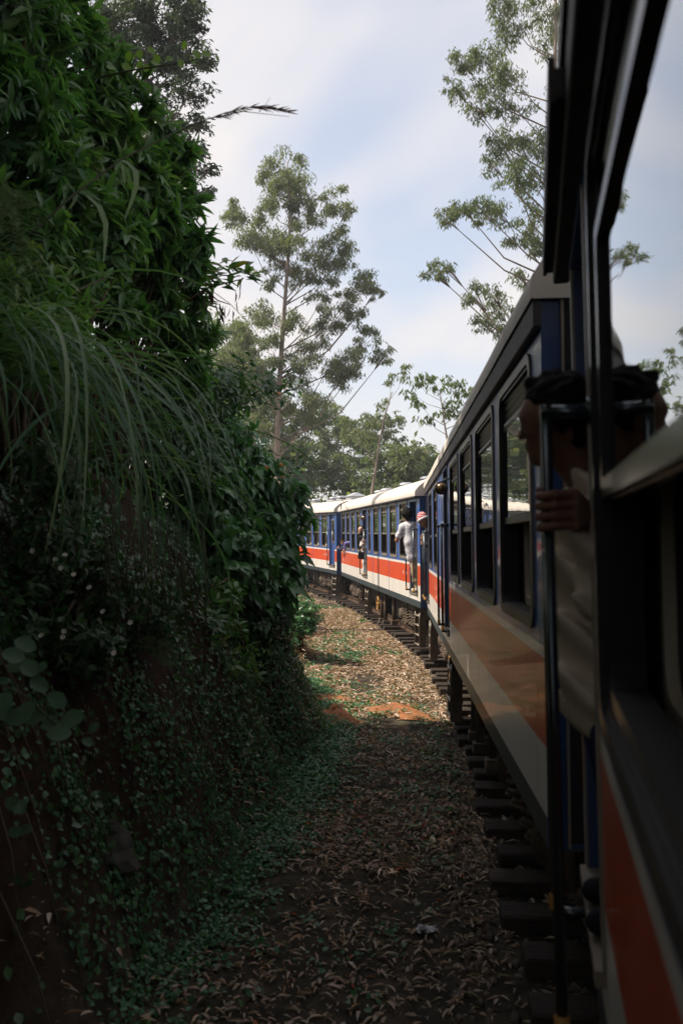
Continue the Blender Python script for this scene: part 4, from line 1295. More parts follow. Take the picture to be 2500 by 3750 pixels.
# --- ground cover, grass tufts and fallen leaves
def cover(name, n_cl, t_rng, d_rng, Lr, per, rad, m, T, dens=None, lift=.03):
    t = rng.uniform(*t_rng, n_cl); d = rng.uniform(*d_rng, n_cl)
    if dens is not None:
        keep = rng.random(n_cl) < dens(t, d); t, d = t[keep], d[keep]
    t = np.repeat(t, per) + rng.normal(size=len(t) * per) * rad
    d = np.repeat(d, per) + rng.normal(size=len(d) * per) * rad
    P = tl_xyz(t, foot(t) + d)
    e = .05
    px_ = tl_xyz(t + e, foot(t) + d) - P; py_ = tl_xyz(t, foot(t) + d + e) - P
    N = unit(np.cross(px_, py_))
    N[N[:, 2] < 0] *= -1
    P = P + N * rng.uniform(.0, lift, (len(P), 1))
    D = unit(rand_dirs(len(P)) + N * .25); D = unit(D - N * (np.sum(D * N, 1, keepdims=True) * .6))
    L = rng.uniform(*Lr, len(P))
    o = leaves_obj(name, P, D, unit(N + rng.normal(size=N.shape) * .35), L, L * rng.uniform(.6, .85, len(P)), T, m, kind='stuff', rnd=rng.random(len(P)) * .74)
    return o
def dn(t, d):
    patch = (vnoise(t * 1.3, d * 1.6 + 9) + .5)
    base = np.interp(t, [3, 5, 7, 9, 14, 17], [.35, .60, .85, 1.0, 1, .8])
    return base * np.clip((patch - np.interp(t, [3, 6, 9, 11], [.42, .36, .22, .05])) * 5, 0, 1) * np.clip(1.25 - np.abs(d - .35) * .9 - np.clip(-.2 - d, 0, 1) * 1.3, .05, 1)
tag(cover('ground_cover', 9000, (3.2, 17), (-1.7, 1.2), (.028, .055), 13, .07, L_COVER, T_OVATE, dn, .07))
def dn2(t, d): return np.clip((vnoise(t * 1.1 + 30, d * 1.5) + np.interp(t, [2, 8, 11], [-.05, .05, .4])) * 3.5, .05, 1)
tag(cover('bank_undergrowth', 6400, (-14.0, 18), (.25, 2.6), (.03, .07), 12, .11, L_LANT, T_LANCE, dn2, .10))
def twigs():
    m = MB()
    for q in range(170):
        t = random.uniform(3.2, 11); d = random.uniform(.3, 1.3)
        p = tl_xyz(np.array([t]), np.array([foot(t) + d]))[0]; p2 = tl_xyz(np.array([t + random.uniform(-.25, .25)]), np.array([foot(t) + d - random.uniform(.1, .4)]))[0]
        up = np.array([.05, -.03, .05])
        m.tube([p + up * .3, (p + p2) / 2 + up * random.uniform(.6, 1.6), p2 + up * .4], [.006, .005, .002], 4)
    tag(m.obj('dry_twigs', M_TWIG), kind='stuff')
twigs()
def dn3(t, d): return np.clip((vnoise(t * .7 + 3, d * 1.1 + 5) - .02) * 6, 0, 1)
tag(cover('grass_tufts', 1500, (13, 34), (-1.9, 1.6), (.05, .10), 12, .07, L_COVER, T_QUAD, dn3, .04))

def litter():
    parts = []
    def area(n, t0, t1, d0, d1, Lr, thr, sc):
        t = rng.uniform(t0, t1, n); l = rng.uniform(0, 1, n)
        l = 1.35 + (foot(t) + d1 - 1.35) * l
        keep = rng.random(n) < np.clip((vnoise(t * sc, l * sc * 1.4) + thr) * 4, .06, 1)
        t, l = t[keep], l[keep]
        P = tl_xyz(t, l); P[:, 2] += rng.uniform(.006, .028, len(P))
        parts.append((P, Lr[0] + (Lr[1] * 1.15 - Lr[0]) * rng.random(len(P)) ** 1.5))
    area(5600, 3.6, 9, 0, .3, (.025, .095), .16, 1.1)
    area(8000, 7, 14.5, 0, .4, (.03, .11), .26, 1.0)
    area(36000, 13.5, 33, 0, .5, (.07, .15), .42, .8)
    area(3000, 30, 46, 0, .3, (.10, .18), .3, .8)
    P = np.concatenate([p for p, _ in parts]); L = np.concatenate([l for _, l in parts])
    n = len(P)
    a = rng.uniform(0, 2 * np.pi, n)
    D = np.stack([np.cos(a), np.sin(a), rng.normal(size=n) * .22], 1)
    U = np.tile([0, 0, 1.], (n, 1)) + rng.normal(size=(n, 3)) * .35
    tv = T_LANCE[0].copy(); tv[:, 1] += .35 * np.array([0, .1, .15, .1, .1, .1, -.2]); tv[:, 2] *= 1.5
    o = leaves_obj('fallen_leaves', P, D, U, L, L * rng.uniform(.15, .29, n), (tv, T_LANCE[1]), L_LITTER, kind='stuff')
    # leaves lying between the sleepers
    t = rng.uniform(3.5, 30, 2600); l = rng.uniform(-.6, 1.3, 2600)
    P = tl_xyz(t, l); P[:, 2] += .02
    D = rand_dirs(2600) * np.array([1, 1, .2])
    leaves_obj('ballast_leaves', P, D, np.tile([0, 0, 1.], (2600, 1)) + rng.normal(size=(2600, 3)) * .3, rng.uniform(.07, .13, 2600), rng.uniform(.02, .035, 2600), T_LANCE, L_LITTER, kind='stuff')
litter()
def stones():
    n = 7000
    t = 2 + 28 * rng.random(n) ** 1.3; l = rng.uniform(-1.4, 1.8, n)
    P = tl_xyz(t, l); P[:, 2] += rng.uniform(-.02, .012, n)
    base = np.array([(1, 0, 0), (-1, 0, 0), (0, 1, 0), (0, -1, 0), (0, 0, 1), (0, 0, -1)], float)
    tf = np.array([(0, 2, 4), (2, 1, 4), (1, 3, 4), (3, 0, 4), (2, 0, 5), (1, 2, 5), (3, 1, 5), (0, 3, 5)])
    V = P[:, None, :] + base[None] * rng.uniform(.018, .05, (n, 1, 1)) * rng.uniform(.6, 1.3, (n, 6, 1)) + rng.normal(size=(n, 6, 3)) * .008
    F = tf[None] + (np.arange(n) * 6)[:, None, None]
    o = bpy.data.objects.new('ballast_stones', np_mesh('ballast_stones', V.reshape(-1, 3), F.reshape(-1, 3), mat('ballast', (.16, .125, .095), .9, .2, var=.4, vscale=9)))
    tag(link(o), kind='stuff')
stones()
M_REDSOIL = mat('red_soil', (.31, .135, .062), .95, .1, var=.3, vscale=6, bump=.6, bscale=30)
def soil_heap(label, x, y, z, rx, ry, h):
    p = px(x, y, z); gz = float(ground_z(p[0], p[1])[0])
    vs = []; fs = []; n = 24; R = 9
    for i in range(R + 1):
        r = i / R
        for k in range(n):
            a = 2 * math.pi * k / n
            rr = r * (1 + .25 * math.sin(3 * a + x) + .12 * math.sin(7 * a))
            X, Y = p[0] + rx * rr * math.cos(a), p[1] + ry * rr * math.sin(a)
            zz = float(ground_z(X, Y)[0]) + h * (1 - r * r) ** 1.5 * (.8 + .25 * math.sin(2 * a + x) + .2 * math.sin(7 * r + 3 * a)) + (random.uniform(-.014, .014) if r > 0 else 0) - .03 * r + .034
            vs.append((X - p[0], Y - p[1], zz - gz))
    for i in range(R):
        for k in range(n):
            l = (k + 1) % n
            fs.append((i * n + k, (i + 1) * n + k, (i + 1) * n + l, i * n + l))
    m = MB(); m.add(vs, fs, 0, True)
    o = m.obj('soil_heap', M_REDSOIL, None, (p[0], p[1], gz)); tag(o, label, 'soil heap')
soil_heap('low heap of orange soil spilling from the foot of the bank', 770, 1605, 13.6, .34, .80, .085)
soil_heap('flat patch of orange soil between the path and the sleeper ends', 915, 1592, 14.0, .58, .75, .06)
soil_heap('thin streak of orange soil just beyond the low heap at the bank foot', 745, 1572, 15.0, .5, .5, .055)
def rag():
    p = px(978, 2170, 6.0); gz = float(ground_z(p[0], p[1])[0])
    me_ = bpy.data.meshes.new('plastic_scrap'); vs = []; fs = []
    n = 9
    r0 = random.Random(5)
    for i in range(n):
        for k in range(n):
            u, v = i / (n - 1) - .5, k / (n - 1) - .5
            vs.append((u * .13 + r0.uniform(-.012, .012), v * .08 + r0.uniform(-.012, .012), .015 + r0.uniform(0, .035) * (1 - abs(u)) + .008 * math.sin(u * 9 + v * 6)))
    for i in range(n - 1):
        for k in range(n - 1): fs.append((i * n + k, (i + 1) * n + k, (i + 1) * n + k + 1, i * n + k + 1))
    m = MB(); m.add(vs, fs, 0, True)
    tag(m.obj('plastic_scrap', mat('white_plastic', (.5, .5, .5), .4, .4, var=.3, vscale=14), None, (p[0], p[1], gz)), 'crumpled white plastic scrap lying among the leaves on the shaded path', 'litter')
rag()
def rock(label, x, y, z, r):
    p = px(x, y, z)
    m = MB(); r0 = random.Random(int(x))
    import bmesh
    bm = bmesh.new(); bmesh.ops.create_icosphere(bm, subdivisions=3, radius=1)
    for v in bm.verts:
        c = v.co; k = 1 + .22 * math.sin(3.1 * c.x + x) * math.sin(2.7 * c.y) + .14 * math.sin(6 * c.z + c.x * 4)
        v.co = Vector((c.x * r * 1.3, c.y * r, c.z * r * .9)) * k
    me_ = bpy.data.meshes.new('rock'); bm.to_mesh(me_); bm.free()
    me_.materials.append(mat('lichen_rock', (.12, .115, .10), .95, .1, var=.4, vscale=9, col2=(.020, .018, .014), bump=1.0, bscale=9))
    tag(inst('rock', me_, None, tuple(p)), label, 'rock')
rock('mossy grey boulder bedded in the dark bank beside the path', 385, 1870, 7.15, .24)
rock('pale-flecked boulder low in the dark bank below the round-leaved sprig', 215, 1960, 5.55, .20)

# ------------------------------------------------------------------ trees
def tree(name, label, base, top, masses, z, dens, Ls, m, group=None, bark=M_BARK, r0=.2, sub=7, hang=.7, wl=.24, flat=.75, depth=1.0, branch_from=.8, loose=False):
    """masses: (x, y, r) of foliage clouds in view pixels at depth z, or ready (centre, r)"""
    base = np.array(base, float); top = np.array(top, float)
    root = empty(name, tuple(base)); tag(root, label, 'tree', group)
    H = np.linalg.norm(top - base)
    k = 2500 / 1568 * z / FOC
    if loose: masses = [(m_[0] + random.gauss(0, 6), m_[1] + random.gauss(0, 6), m_[2] * random.uniform(.8, 1.25)) for m_ in masses]
    tr = MB()
    pts = []
    for q in range(9):
        f = q / 8
        w = np.array([math.sin(f * 5 + base[0]) * .012 * H, math.cos(f * 4 + base[1]) * .012 * H, 0]) * (1 if 0 < q < 8 else 0)
        pts.append(base * (1 - f) + top * f + w)
    tr.tube([Vector(p - base) for p in pts], [r0 * (1 - .85 * q / 8) * (1.25 if q == 0 else 1) for q in range(9)], 10)
    tr.obj('trunk', bark, root)
    P = []; br = MB()
    for mm in masses:
        if len(mm) == 3: c = px(mm[0], mm[1], z + random.uniform(-1, 1) * mm[2] * k * 1.3 * depth); r = mm[2] * k
        else: c, r = np.array(mm[0], float), mm[1]
        # limb from the trunk, rising to the cloud
        hc = c[2] - base[2]
        horiz = np.linalg.norm((c - base)[:2] - (top - base)[:2] * np.clip(hc / max(top[2] - base[2], .1), 0, 1))
        hs = np.clip((hc - branch_from * random.uniform(.6, 1.4) * horiz - .3 * r) / (top[2] - base[2]), .12, .96)
        i = int(hs * 8); f = hs * 8 - i
        st = pts[i] * (1 - f) + pts[min(i + 1, 8)] * f
        mid = st * .5 + c * .5 + np.array([random.uniform(-.06, .06), random.uniform(-.06, .06), -.10]) * np.linalg.norm(c - st)
        tw = max(.012, r0 * .30 * (1 - .7 * hs))
        br.tube([Vector(q - base) for q in (st, st * .7 + mid * .3, mid, mid * .45 + c * .55, c)], [tw, tw * .85, tw * .6, tw * .42, tw * .2], 6)
        for s in range(sub):
            d = rand_dirs(1)[0] * np.array([1, 1, flat]) * r * random.uniform(.45, 1.0)
            e = c + d + np.array([0, 0, .1 * r])
            br.tube([Vector(q - base) for q in (mid * .25 + c * .75, c + d * .45 + np.array([0, 0, .08 * r]), e)], [tw * .3, tw * .18, tw * .06], 4)
            n = max(6, int(dens * r * r / sub))
            rr = r * random.uniform(.34, .62)
            q_ = rand_dirs(n) * (rng.random((n, 1)) ** .6) * rr * np.array([1.0, 1.0, .8])
            P.append(e + q_)
    P = np.concatenate(P)
    n = len(P)
    D = unit(rand_dirs(n) * np.array([1, 1, .5]) * (1 - hang * .5) + np.array([0, 0, -hang]))
    L = rng.uniform(.75, 1.25, n) * Ls
    leaves_obj('crown', P - base, D, rand_dirs(n), L, L * wl * rng.uniform(.8, 1.2, n), T_QUAD, m, root, rnd=np.clip(rng.normal(size=n) * .2 + .42, 0, .999) * .78)
    br.obj('branch', bark, root)
    return root

CT_M = [(655, 385, 52), (610, 425, 40), (705, 425, 50), (660, 440, 46), (770, 455, 45), (800, 480, 30), (560, 468, 34), (525, 500, 26), (620, 490, 50), (730, 500, 44), (690, 500, 36), (580, 555, 42), (640, 560, 44), (610, 590, 40), (700, 560, 46), (760, 560, 40), (790, 585, 26), (655, 620, 46), (720, 620, 40), (760, 630, 38), (600, 640, 34), (845, 655, 34), (870, 670, 26), (800, 690, 36), (730, 690, 44), (780, 720, 34), (620, 720, 44), (670, 740, 36), (560, 750, 44), (820, 720, 28), (740, 760, 46), (700, 800, 44), (640, 800, 46), (560, 830, 46), (850, 790, 38), (870, 815, 30), (800, 830, 40), (600, 870, 44), (690, 870, 46), (750, 850, 40), (820, 850, 30), (650, 930, 44), (720, 930, 40), (560, 920, 40), (600, 960, 36), (790, 880, 34)]
tree('eucalyptus_tree', 'tall slender gum tree with a pale straight trunk rising behind the far carriages', px(642, 1180, 50) * np.array([1, 1, 0]) + np.array([0, 0, -1]), px(660, 372, 50), CT_M, 50, 950, .24, L_EUC, r0=.24, sub=8, flat=.95, loose=True, branch_from=.95)
RT_M = [(1190, 50, 62), (1255, 20, 50), (1150, 20, 40), (1060, 150, 46), (1110, 140, 50), (1170, 170, 46), (1130, 215, 50), (1090, 240, 40), (1180, 245, 44), (1040, 200, 30), (1150, 330, 44), (1200, 350, 46), (1180, 400, 48), (1225, 420, 44), (1130, 380, 30), (1250, 330, 50), (1060, 475, 42), (1110, 490, 40), (1020, 500, 26), (1150, 500, 40), (1190, 540, 40), (1240, 560, 44), (1230, 490, 40), (1000, 630, 32), (1030, 620, 26), (1090, 680, 34), (1140, 720, 40), (1130, 680, 28), (1160, 770, 30), (1110, 745, 28), (1200, 640, 30), (1290, 100, 60), (1300, 250, 60), (1310, 400, 60), (1300, 560, 60)]
tree('eucalyptus_tree', 'airy gum tree with long bare limbs leaning over the near carriage roof', px(1330, 1150, 30) * np.array([1, 1, 0]) + np.array([0, 0, -1]), px(1275, -120, 30), RT_M, 30, 1700, .155, L_EUC, r0=.20, sub=10, wl=.26, branch_from=.75, flat=.9)
LT_M = [(380, 30, 70), (450, 40, 45), (330, 90, 60), (440, 110, 50), (400, 160, 60), (470, 150, 34), (350, 200, 50), (440, 210, 44), (400, 260, 50), (455, 280, 34), (350, 300, 50), (420, 330, 46), (470, 340, 26), (480, 390, 24), (430, 400, 36), (380, 380, 50), (300, 30, 60), (280, 150, 70), (300, 330, 60), (250, 60, 70), (470, 440, 24), (340, 460, 40), (250, 40, 60), (270, 110, 50), (310, 60, 55), (400, 90, 55), (360, 150, 50), (420, 30, 50)]
tree('shade_tree', 'dark fine-leaved tree towering behind the thicket, its edge against the sky', px(330, 1180, 26) * np.array([1, 1, 0]) + np.array([0, 0, .8]), px(360, -90, 26), LT_M, 26, 1700, .16, L_EUCD, r0=.24, sub=10, wl=.34, hang=.45)
tree('feathery_tree', 'small feathery tree rising just over the carriage roof between the two gum trees', px(1075, 1300, 36) * np.array([1, 1, 0]) + np.array([0, 0, -1]), px(1010, 900, 36),
     [(955, 870, 26), (1000, 880, 34), (1050, 900, 36), (1090, 890, 30), (960, 920, 26), (1020, 940, 30), (1070, 950, 28), (980, 960, 22), (940, 900, 20), (1100, 930, 24)], 36, 420, .24, L_BACK, r0=.12, sub=6, wl=.3)
tree('leaning_tree', 'slim leaning tree with a sparse crown, left of the feathery one', px(800, 1250, 44) * np.array([1, 1, 0]) + np.array([0, 0, -1]), px(900, 900, 44),
     [(900, 870, 24), (930, 850, 20), (880, 930, 22), (850, 960, 30), (800, 980, 36), (830, 1000, 30)], 44, 420, .26, L_EUC, r0=.14, sub=6)
BG = 'trees massed behind the far carriages'
for q, (x, y, r, z, lab) in enumerate([
        (720, 1060, 66, 62, 'round-headed olive tree directly right of the pale trunk'),
        (820, 1085, 66, 66, 'broad tree with yellowish leaves above the second carriage roof'),
        (900, 1075, 60, 60, 'bushy tree between the second carriage roof and the feathery tree'),
        (965, 1060, 52, 56, 'dense rounded tree close to the roof edge of the near carriage'),
        (560, 1000, 70, 70, 'grey-green tree standing behind the lantana blooms'),
        (640, 1085, 62, 58, 'low spreading tree at the foot of the pale trunk'),
        (775, 1010, 60, 74, 'taller hazy tree seen through the gap under the gum crown'),
        (480, 880, 80, 60, 'misty tree half hidden by the see-through shrub'),
        (520, 790, 70, 66, 'tall pale tree glimpsed past the withered hanging leaves'),
        (545, 850, 66, 58, 'hazy tree rising between the hanging withered leaves and the pale trunk'),
        (600, 940, 62, 64, 'grey tree whose crown shows just left of the lower pale trunk'),
        (705, 975, 58, 66, 'soft hazy tree just right of the lower pale trunk'),
        (860, 1000, 48, 68, 'pale tree behind the slim leaning tree'),
        (1010, 1085, 36, 50, 'small dark tree touching the grey box on the carriage roof')]):
    k = 2500 / 1568 * z / FOC
    c = px(x, y, z)
    ms_ = []
    for w in range(22):
        d = rand_dirs(1)[0]
        ms_.append((c + d * np.array([1.35, .9, 1.1]) * r * k * random.uniform(.3, 1.1), r * k * random.uniform(.34, .52)))
    b = np.array([c[0] + random.uniform(-1, 1), c[1], -1.5])
    tree('woodland_tree', lab, b, c + np.array([random.uniform(-.8, .8), 0, r * k * .5]), ms_, z, 300, .30, L_BACK if q % 3 else L_EUC, group=BG, r0=.16, sub=6, wl=.34, hang=.5)
def undergrowth():
    n = 26000
    x = rng.uniform(-26, 14, n); y = rng.uniform(54, 84, n)
    h = 6.6 + 1.9 * np.sin(x * .6 + y * .3) + 1.2 * np.sin(x * 1.7) + rng.random(n)
    P = np.stack([x, y, -1.5 + rng.random(n) * h], 1)
    leaves_obj('distant_undergrowth', P, rand_dirs(n), rand_dirs(n), rng.uniform(.4, .6, n), rng.uniform(.2, .3, n), T_QUAD, L_BACK, kind='stuff')
undergrowth()
# trees of the same wood beside and behind the camera, added mostly out of view to darken the cutting
for q, (t, l, h, lab, over) in enumerate([(-7, 8.0, 12, 'overhanging tree added for shade on the bank beside the tail of the near carriage', 1), (-2.6, 8.4, 13, 'big spreading tree added for shade on the bank just behind the camera', 1),
                                    (1.8, 8.6, 13, 'tall spreading tree added for shade on the bank abreast of the doorway man', 1), (6.2, 9.2, 11, 'thick-crowned tree added for shade on the bank behind the willowy shrubs', 0), (10.6, 9.4, 11, 'tree added for shade on the bank above the broad glossy bush', 0), (4.0, 6.8, 11, 'leafy tree added for shade close behind the long drooping grass', 0), (-.4, 6.2, 10.5, 'leafy tree added for shade on the bank opposite the camera window', 0),
                                    (-1, -6.5, 12.5, 'tree added for shade across the line beside the near carriage', 2)]):
    b = tl_xyz(np.array([t]), np.array([l]))[0]
    p_, n_ = track(t)
    ms_ = []
    for w in range(34 if over < 2 else 0):
        d = rand_dirs(1)[0] * random.random() ** .33
        ms_.append((b + np.array([n_[0] * .3, n_[1] * .3, 5.6]) + d * np.array([3.4, 2.6, 3.6]), random.uniform(1.0, 1.5)))
    for w in range((8 if t > 0 else 26) if over else 0):  # overhead crown masses added above the view to cut skylight
        lo_ = random.uniform(-5, 5.5 if t < 0 else 1.5) if over == 1 else random.uniform(-9, -2.5)
        c2 = tl_xyz(np.array([t + random.uniform(-2.6, 2.6)]), np.array([lo_]))[0]
        c2[2] = max(random.uniform(7.5, 10.5), 4.4 + .62 * max(c2[1], 0) + 1.4)
        ms_.append((c2, random.uniform(1.0, 1.5)))
    tree('shade_tree', lab, b, b + np.array([.3, 0, h * .9]), ms_, 8, 190, .27, L_EUCD, r0=.25, sub=6, wl=.5, hang=.4)
shrub('tall_shrub', 'unlit shrub mass seen through the long grass, closing the gap to the sky', 'shrub',
      [blob(160, 960, 11, 120, 1.2), blob(300, 960, 11.5, 90, 1.2), blob(60, 900, 10, 120, 1.2), blob(330, 860, 12, 60, 1), blob(200, 860, 11, 80, 1), blob(-80, 950, 9.5, 140, 1.2)], 900, 8, (.13, .2), (.4, .5), T_LANCE, L_BUSH, gpt(-3.6, 11), inner=.2)

for t, lab in ((-11.5, 'dark shrub added for shade on the bank top far back along the near carriage'), (-7.5, 'broad dark shrub added for shade on the bank top beside the rear windows'), (-3.5, 'spreading dark shrub added for shade on the bank top just back from the camera'), (.4, 'dark shrub added for shade on the bank top abreast of the camera window')):  # shrubs added out of view to block low sky light
    c = tl_xyz(np.array([t, t + 1, t - 1.2, t]), np.array([5.0, 5.6, 5.7, 7.2]))
    shrub('tall_shrub', lab, 'shrub', [(c[0] + np.array([0, 0, .5]), np.array([1.0, 1.5, 1.3])), (c[1] + np.array([0, 0, 1.2]), np.array([1.1, 1.3, 1.6])), (c[2] + np.array([0, 0, 1.1]), np.array([1.1, 1.4, 1.6])), (c[3] + np.array([0, 0, 1.4]), np.array([1.3, 1.8, 1.9]))],
          520, 8, (.16, .24), (.36, .46), T_LANCE, L_TITH, c[0], inner=.25)
# ------------------------------------------------------------------ thin morning haze
hz_ = MB(); hz_.box(-130, 130, -60, 190, -8, 42)
hm = bpy.data.materials.new('pale_haze'); hm.use_nodes = True
ht = hm.node_tree; ht.nodes.remove(ht.nodes['Principled BSDF'])
pv = ht.nodes.new('ShaderNodeVolumePrincipled'); pv.inputs['Density'].default_value = .0009; pv.inputs['Color'].default_value = (.93, .95, 1, 1); pv.inputs['Anisotropy'].default_value = .2
ht.links.new(pv.outputs[0], ht.nodes['Material Output'].inputs['Volume'])
tag(hz_.obj('haze', hm), kind='stuff')
# ------------------------------------------------------------------ people: smooth distance-field bodies meshed by surface nets
def sdf_eval(prims, X, Y, Z, k):
    out = None
    for pr in prims:
        if pr[0] == 'e':
            _, c, r, M = pr
            dx, dy, dz = X - c[0], Y - c[1], Z - c[2]
            q = [(dx * M[i][0] + dy * M[i][1] + dz * M[i][2]) / r[i] for i in range(3)]
            n = np.sqrt(q[0] ** 2 + q[1] ** 2 + q[2] ** 2)
            d = (n - 1) * min(r) * (.5 + .5 * max(r) / min(r)) * .8
        else:
            a, b, ra, rb = pr
            a = np.array(a, float); b = np.array(b, float); ab = b - a
            L2 = max(float(ab @ ab), 1e-9)
            t = np.clip(((X - a[0]) * ab[0] + (Y - a[1]) * ab[1] + (Z - a[2]) * ab[2]) / L2, 0, 1)
            d = np.sqrt((X - a[0] - t * ab[0]) ** 2 + (Y - a[1] - t * ab[1]) ** 2 + (Z - a[2] - t * ab[2]) ** 2) - (ra + (rb - ra) * t)
        if out is None: out = d
        else:
            h = np.clip(.5 + .5 * (out - d) / k, 0, 1)
            out = out * (1 - h) + d * h - k * h * (1 - h)
    return out
def surface_nets(Vv, org, h):
    ins = Vv < 0
    off = [(i, j, k) for i in (0, 1) for j in (0, 1) for k in (0, 1)]
    nx, ny, nz_ = [n - 1 for n in Vv.shape]
    sl = lambda o: (slice(o[0], o[0] + nx), slice(o[1], o[1] + ny), slice(o[2], o[2] + nz_))
    cnt = sum(ins[sl(o)].astype(np.int8) for o in off)
    mask = (cnt > 0) & (cnt < 8)
    idx = -np.ones(mask.shape, int); n = int(mask.sum()); idx[mask] = np.arange(n)
    pos = np.zeros((n, 3)); w = np.zeros(n)
    vals = {o: Vv[sl(o)][mask] for o in off}
    for a in off:
        for ax in range(3):
            if a[ax] == 0:
                b = list(a); b[ax] = 1; b = tuple(b)
                va, vb = vals[a], vals[b]
                cr_ = (va < 0) != (vb < 0)
                t = np.where(cr_, va / np.where(cr_, va - vb, 1), 0)
                p = np.tile(np.array(a, float), (n, 1)); p[:, ax] = t
                pos += p * cr_[:, None]; w += cr_
    pos /= w[:, None]
    cell = np.argwhere(mask)
    verts = (cell + pos) * h + org
    quads = []
    for ax in range(3):
        u, v = [(1, 2), (2, 0), (0, 1)][ax]
        s0 = [slice(None)] * 3; s1 = [slice(None)] * 3
        s0[ax] = slice(0, -1); s1[ax] = slice(1, None)
        A, B = ins[tuple(s0)], ins[tuple(s1)]
        e = np.argwhere(A != B)
        e = e[(e[:, u] > 0) & (e[:, v] > 0) & (e[:, u] < Vv.shape[u] - 1) & (e[:, v] < Vv.shape[v] - 1)]
        if not len(e): continue
        du = np.zeros(3, int); du[u] = 1
        dv = np.zeros(3, int); dv[v] = 1
        g = lambda q: idx[q[:, 0], q[:, 1], q[:, 2]]
        q = np.stack([g(e - du - dv), g(e - dv), g(e), g(e - du)], 1)
        flip = ~A[e[:, 0], e[:, 1], e[:, 2]]
        q[flip] = q[flip][:, ::-1]
        quads.append(q)
    q = np.concatenate(quads)
    q = q[(q >= 0).all(1)]
    return verts, np.concatenate([q[:, [0, 1, 2]], q[:, [0, 2, 3]]])
def sdf_arrays(prims, h=.012, k=.03, noise=None):
    lo = []; hi = []
    for p in prims:
        if p[0] == 'e': c = np.array(p[1]); r = max(p[2]); lo.append(c - r); hi.append(c + r)
        else:
            for c, r in ((p[0], p[2]), (p[1], p[3])): lo.append(np.array(c) - r); hi.append(np.array(c) + r)
    lo = np.min(lo, 0) - 3 * h - .01; hi = np.max(hi, 0) + 3 * h + .01
    ax = [np.arange(lo[i], hi[i], h) for i in range(3)]
    X, Y, Z = np.meshgrid(*ax, indexing='ij')
    Vv = sdf_eval(prims, X, Y, Z, k)
    if noise: Vv = Vv + noise(X, Y, Z)
    return surface_nets(Vv, lo, h)
def sdf_obj(name, groups, m, parent, origin):
    """groups: list of (prims, cell, blend, noise) meshed separately and joined into one object"""
    Vs = []; Fs = []; o_ = 0
    for prims, h, k, *nz_ in groups:
        v, f = sdf_arrays(prims, h, k, nz_[0] if nz_ else None)
        Vs.append(v - origin); Fs.append(f + o_); o_ += len(v)
    ob = bpy.data.objects.new(name, np_mesh(name, np.concatenate(Vs), np.concatenate(Fs), m, smooth=True))
    return link(ob, parent)
def frame(fwd, up=(0, 0, 1)):
    f = Vector(fwd).normalized(); u = Vector(up); u = (u - f * u.dot(f)).normalized()
    return np.array(f), np.array(u), np.array(u.cross(f))       # forward, up, left
def head_prims(c, fwd, up=(0, 0, 1), s=1.0):
    f, u, l = frame(fwd, up); c = np.array(c, float)
    P = lambda a, b, d: tuple(c + s * (f * a + u * b + l * d))
    pr = [(P(-.018, .035, 0), P(.022, .03, 0), .083 * s, .078 * s), (P(.03, -.005, 0), P(.055, -.085, 0), .062 * s, .034 * s),
          (P(-.02, -.02, 0), P(.01, -.06, 0), .066 * s, .05 * s)]
    det = [(P(.084, .022, 0), P(.108, -.020, 0), .009 * s, .012 * s), (P(.078, -.055, -.014), P(.078, -.055, .014), .012 * s, .012 * s)]
    for sd in (-1, 1):
        det.append((P(-.005, .012, .080 * sd), P(-.008, -.028, .074 * sd), .017 * s, .011 * s))
        det.append((P(.080, .030, .018 * sd), P(.072, .030, .045 * sd), .012 * s, .012 * s))
        det.append((P(.055, -.018, .035 * sd), P(.05, -.02, .04 * sd), .022 * s, .02 * s))
    return pr + det
def hand_prims(wrist, fdir, palm_n, s=1.0, curl=1.0, spread=0.0):
    """open or curled hand: fdir along the fingers, palm_n the way the palm faces; thumb on the +side"""
    f, n, sd = frame(fdir, palm_n); w = np.array(wrist, float)
    sdv = sd
    P = lambda a, b, d: tuple(w + s * (f * a + sdv * b + n * d))
    pr = [(P(.0, 0, 0), P(.05, 0, .0), .024 * s, .026 * s)]
    for q, (b, L) in enumerate(((-.030, .066), (-.010, .078), (.011, .074), (.031, .058))):
        pr.append((P(.02, b * .6, 0), P(.085, b, 0), .016 * s, .0115 * s))
        a1, a2, a3 = .5 * curl, 1.3 * curl, 2.0 * curl
        p0 = np.array([.085, b, 0]); L3 = (L * .45, L * .32, L * .25)
        for a, l_ in zip((a1, a2, a3), L3):
            p1 = p0 + np.array([l_ * math.cos(a), spread * (q - 1.5) * l_, l_ * math.sin(a)])
            pr.append((P(*p0), P(*p1), .0098 * s, .0085 * s)); p0 = p1
    pr += [(P(.02, -.02, .005), P(.055, -.048, .018), .016 * s, .012 * s), (P(.055, -.048, .018), P(.085, -.05, .035), .012 * s, .009 * s)]
    return pr
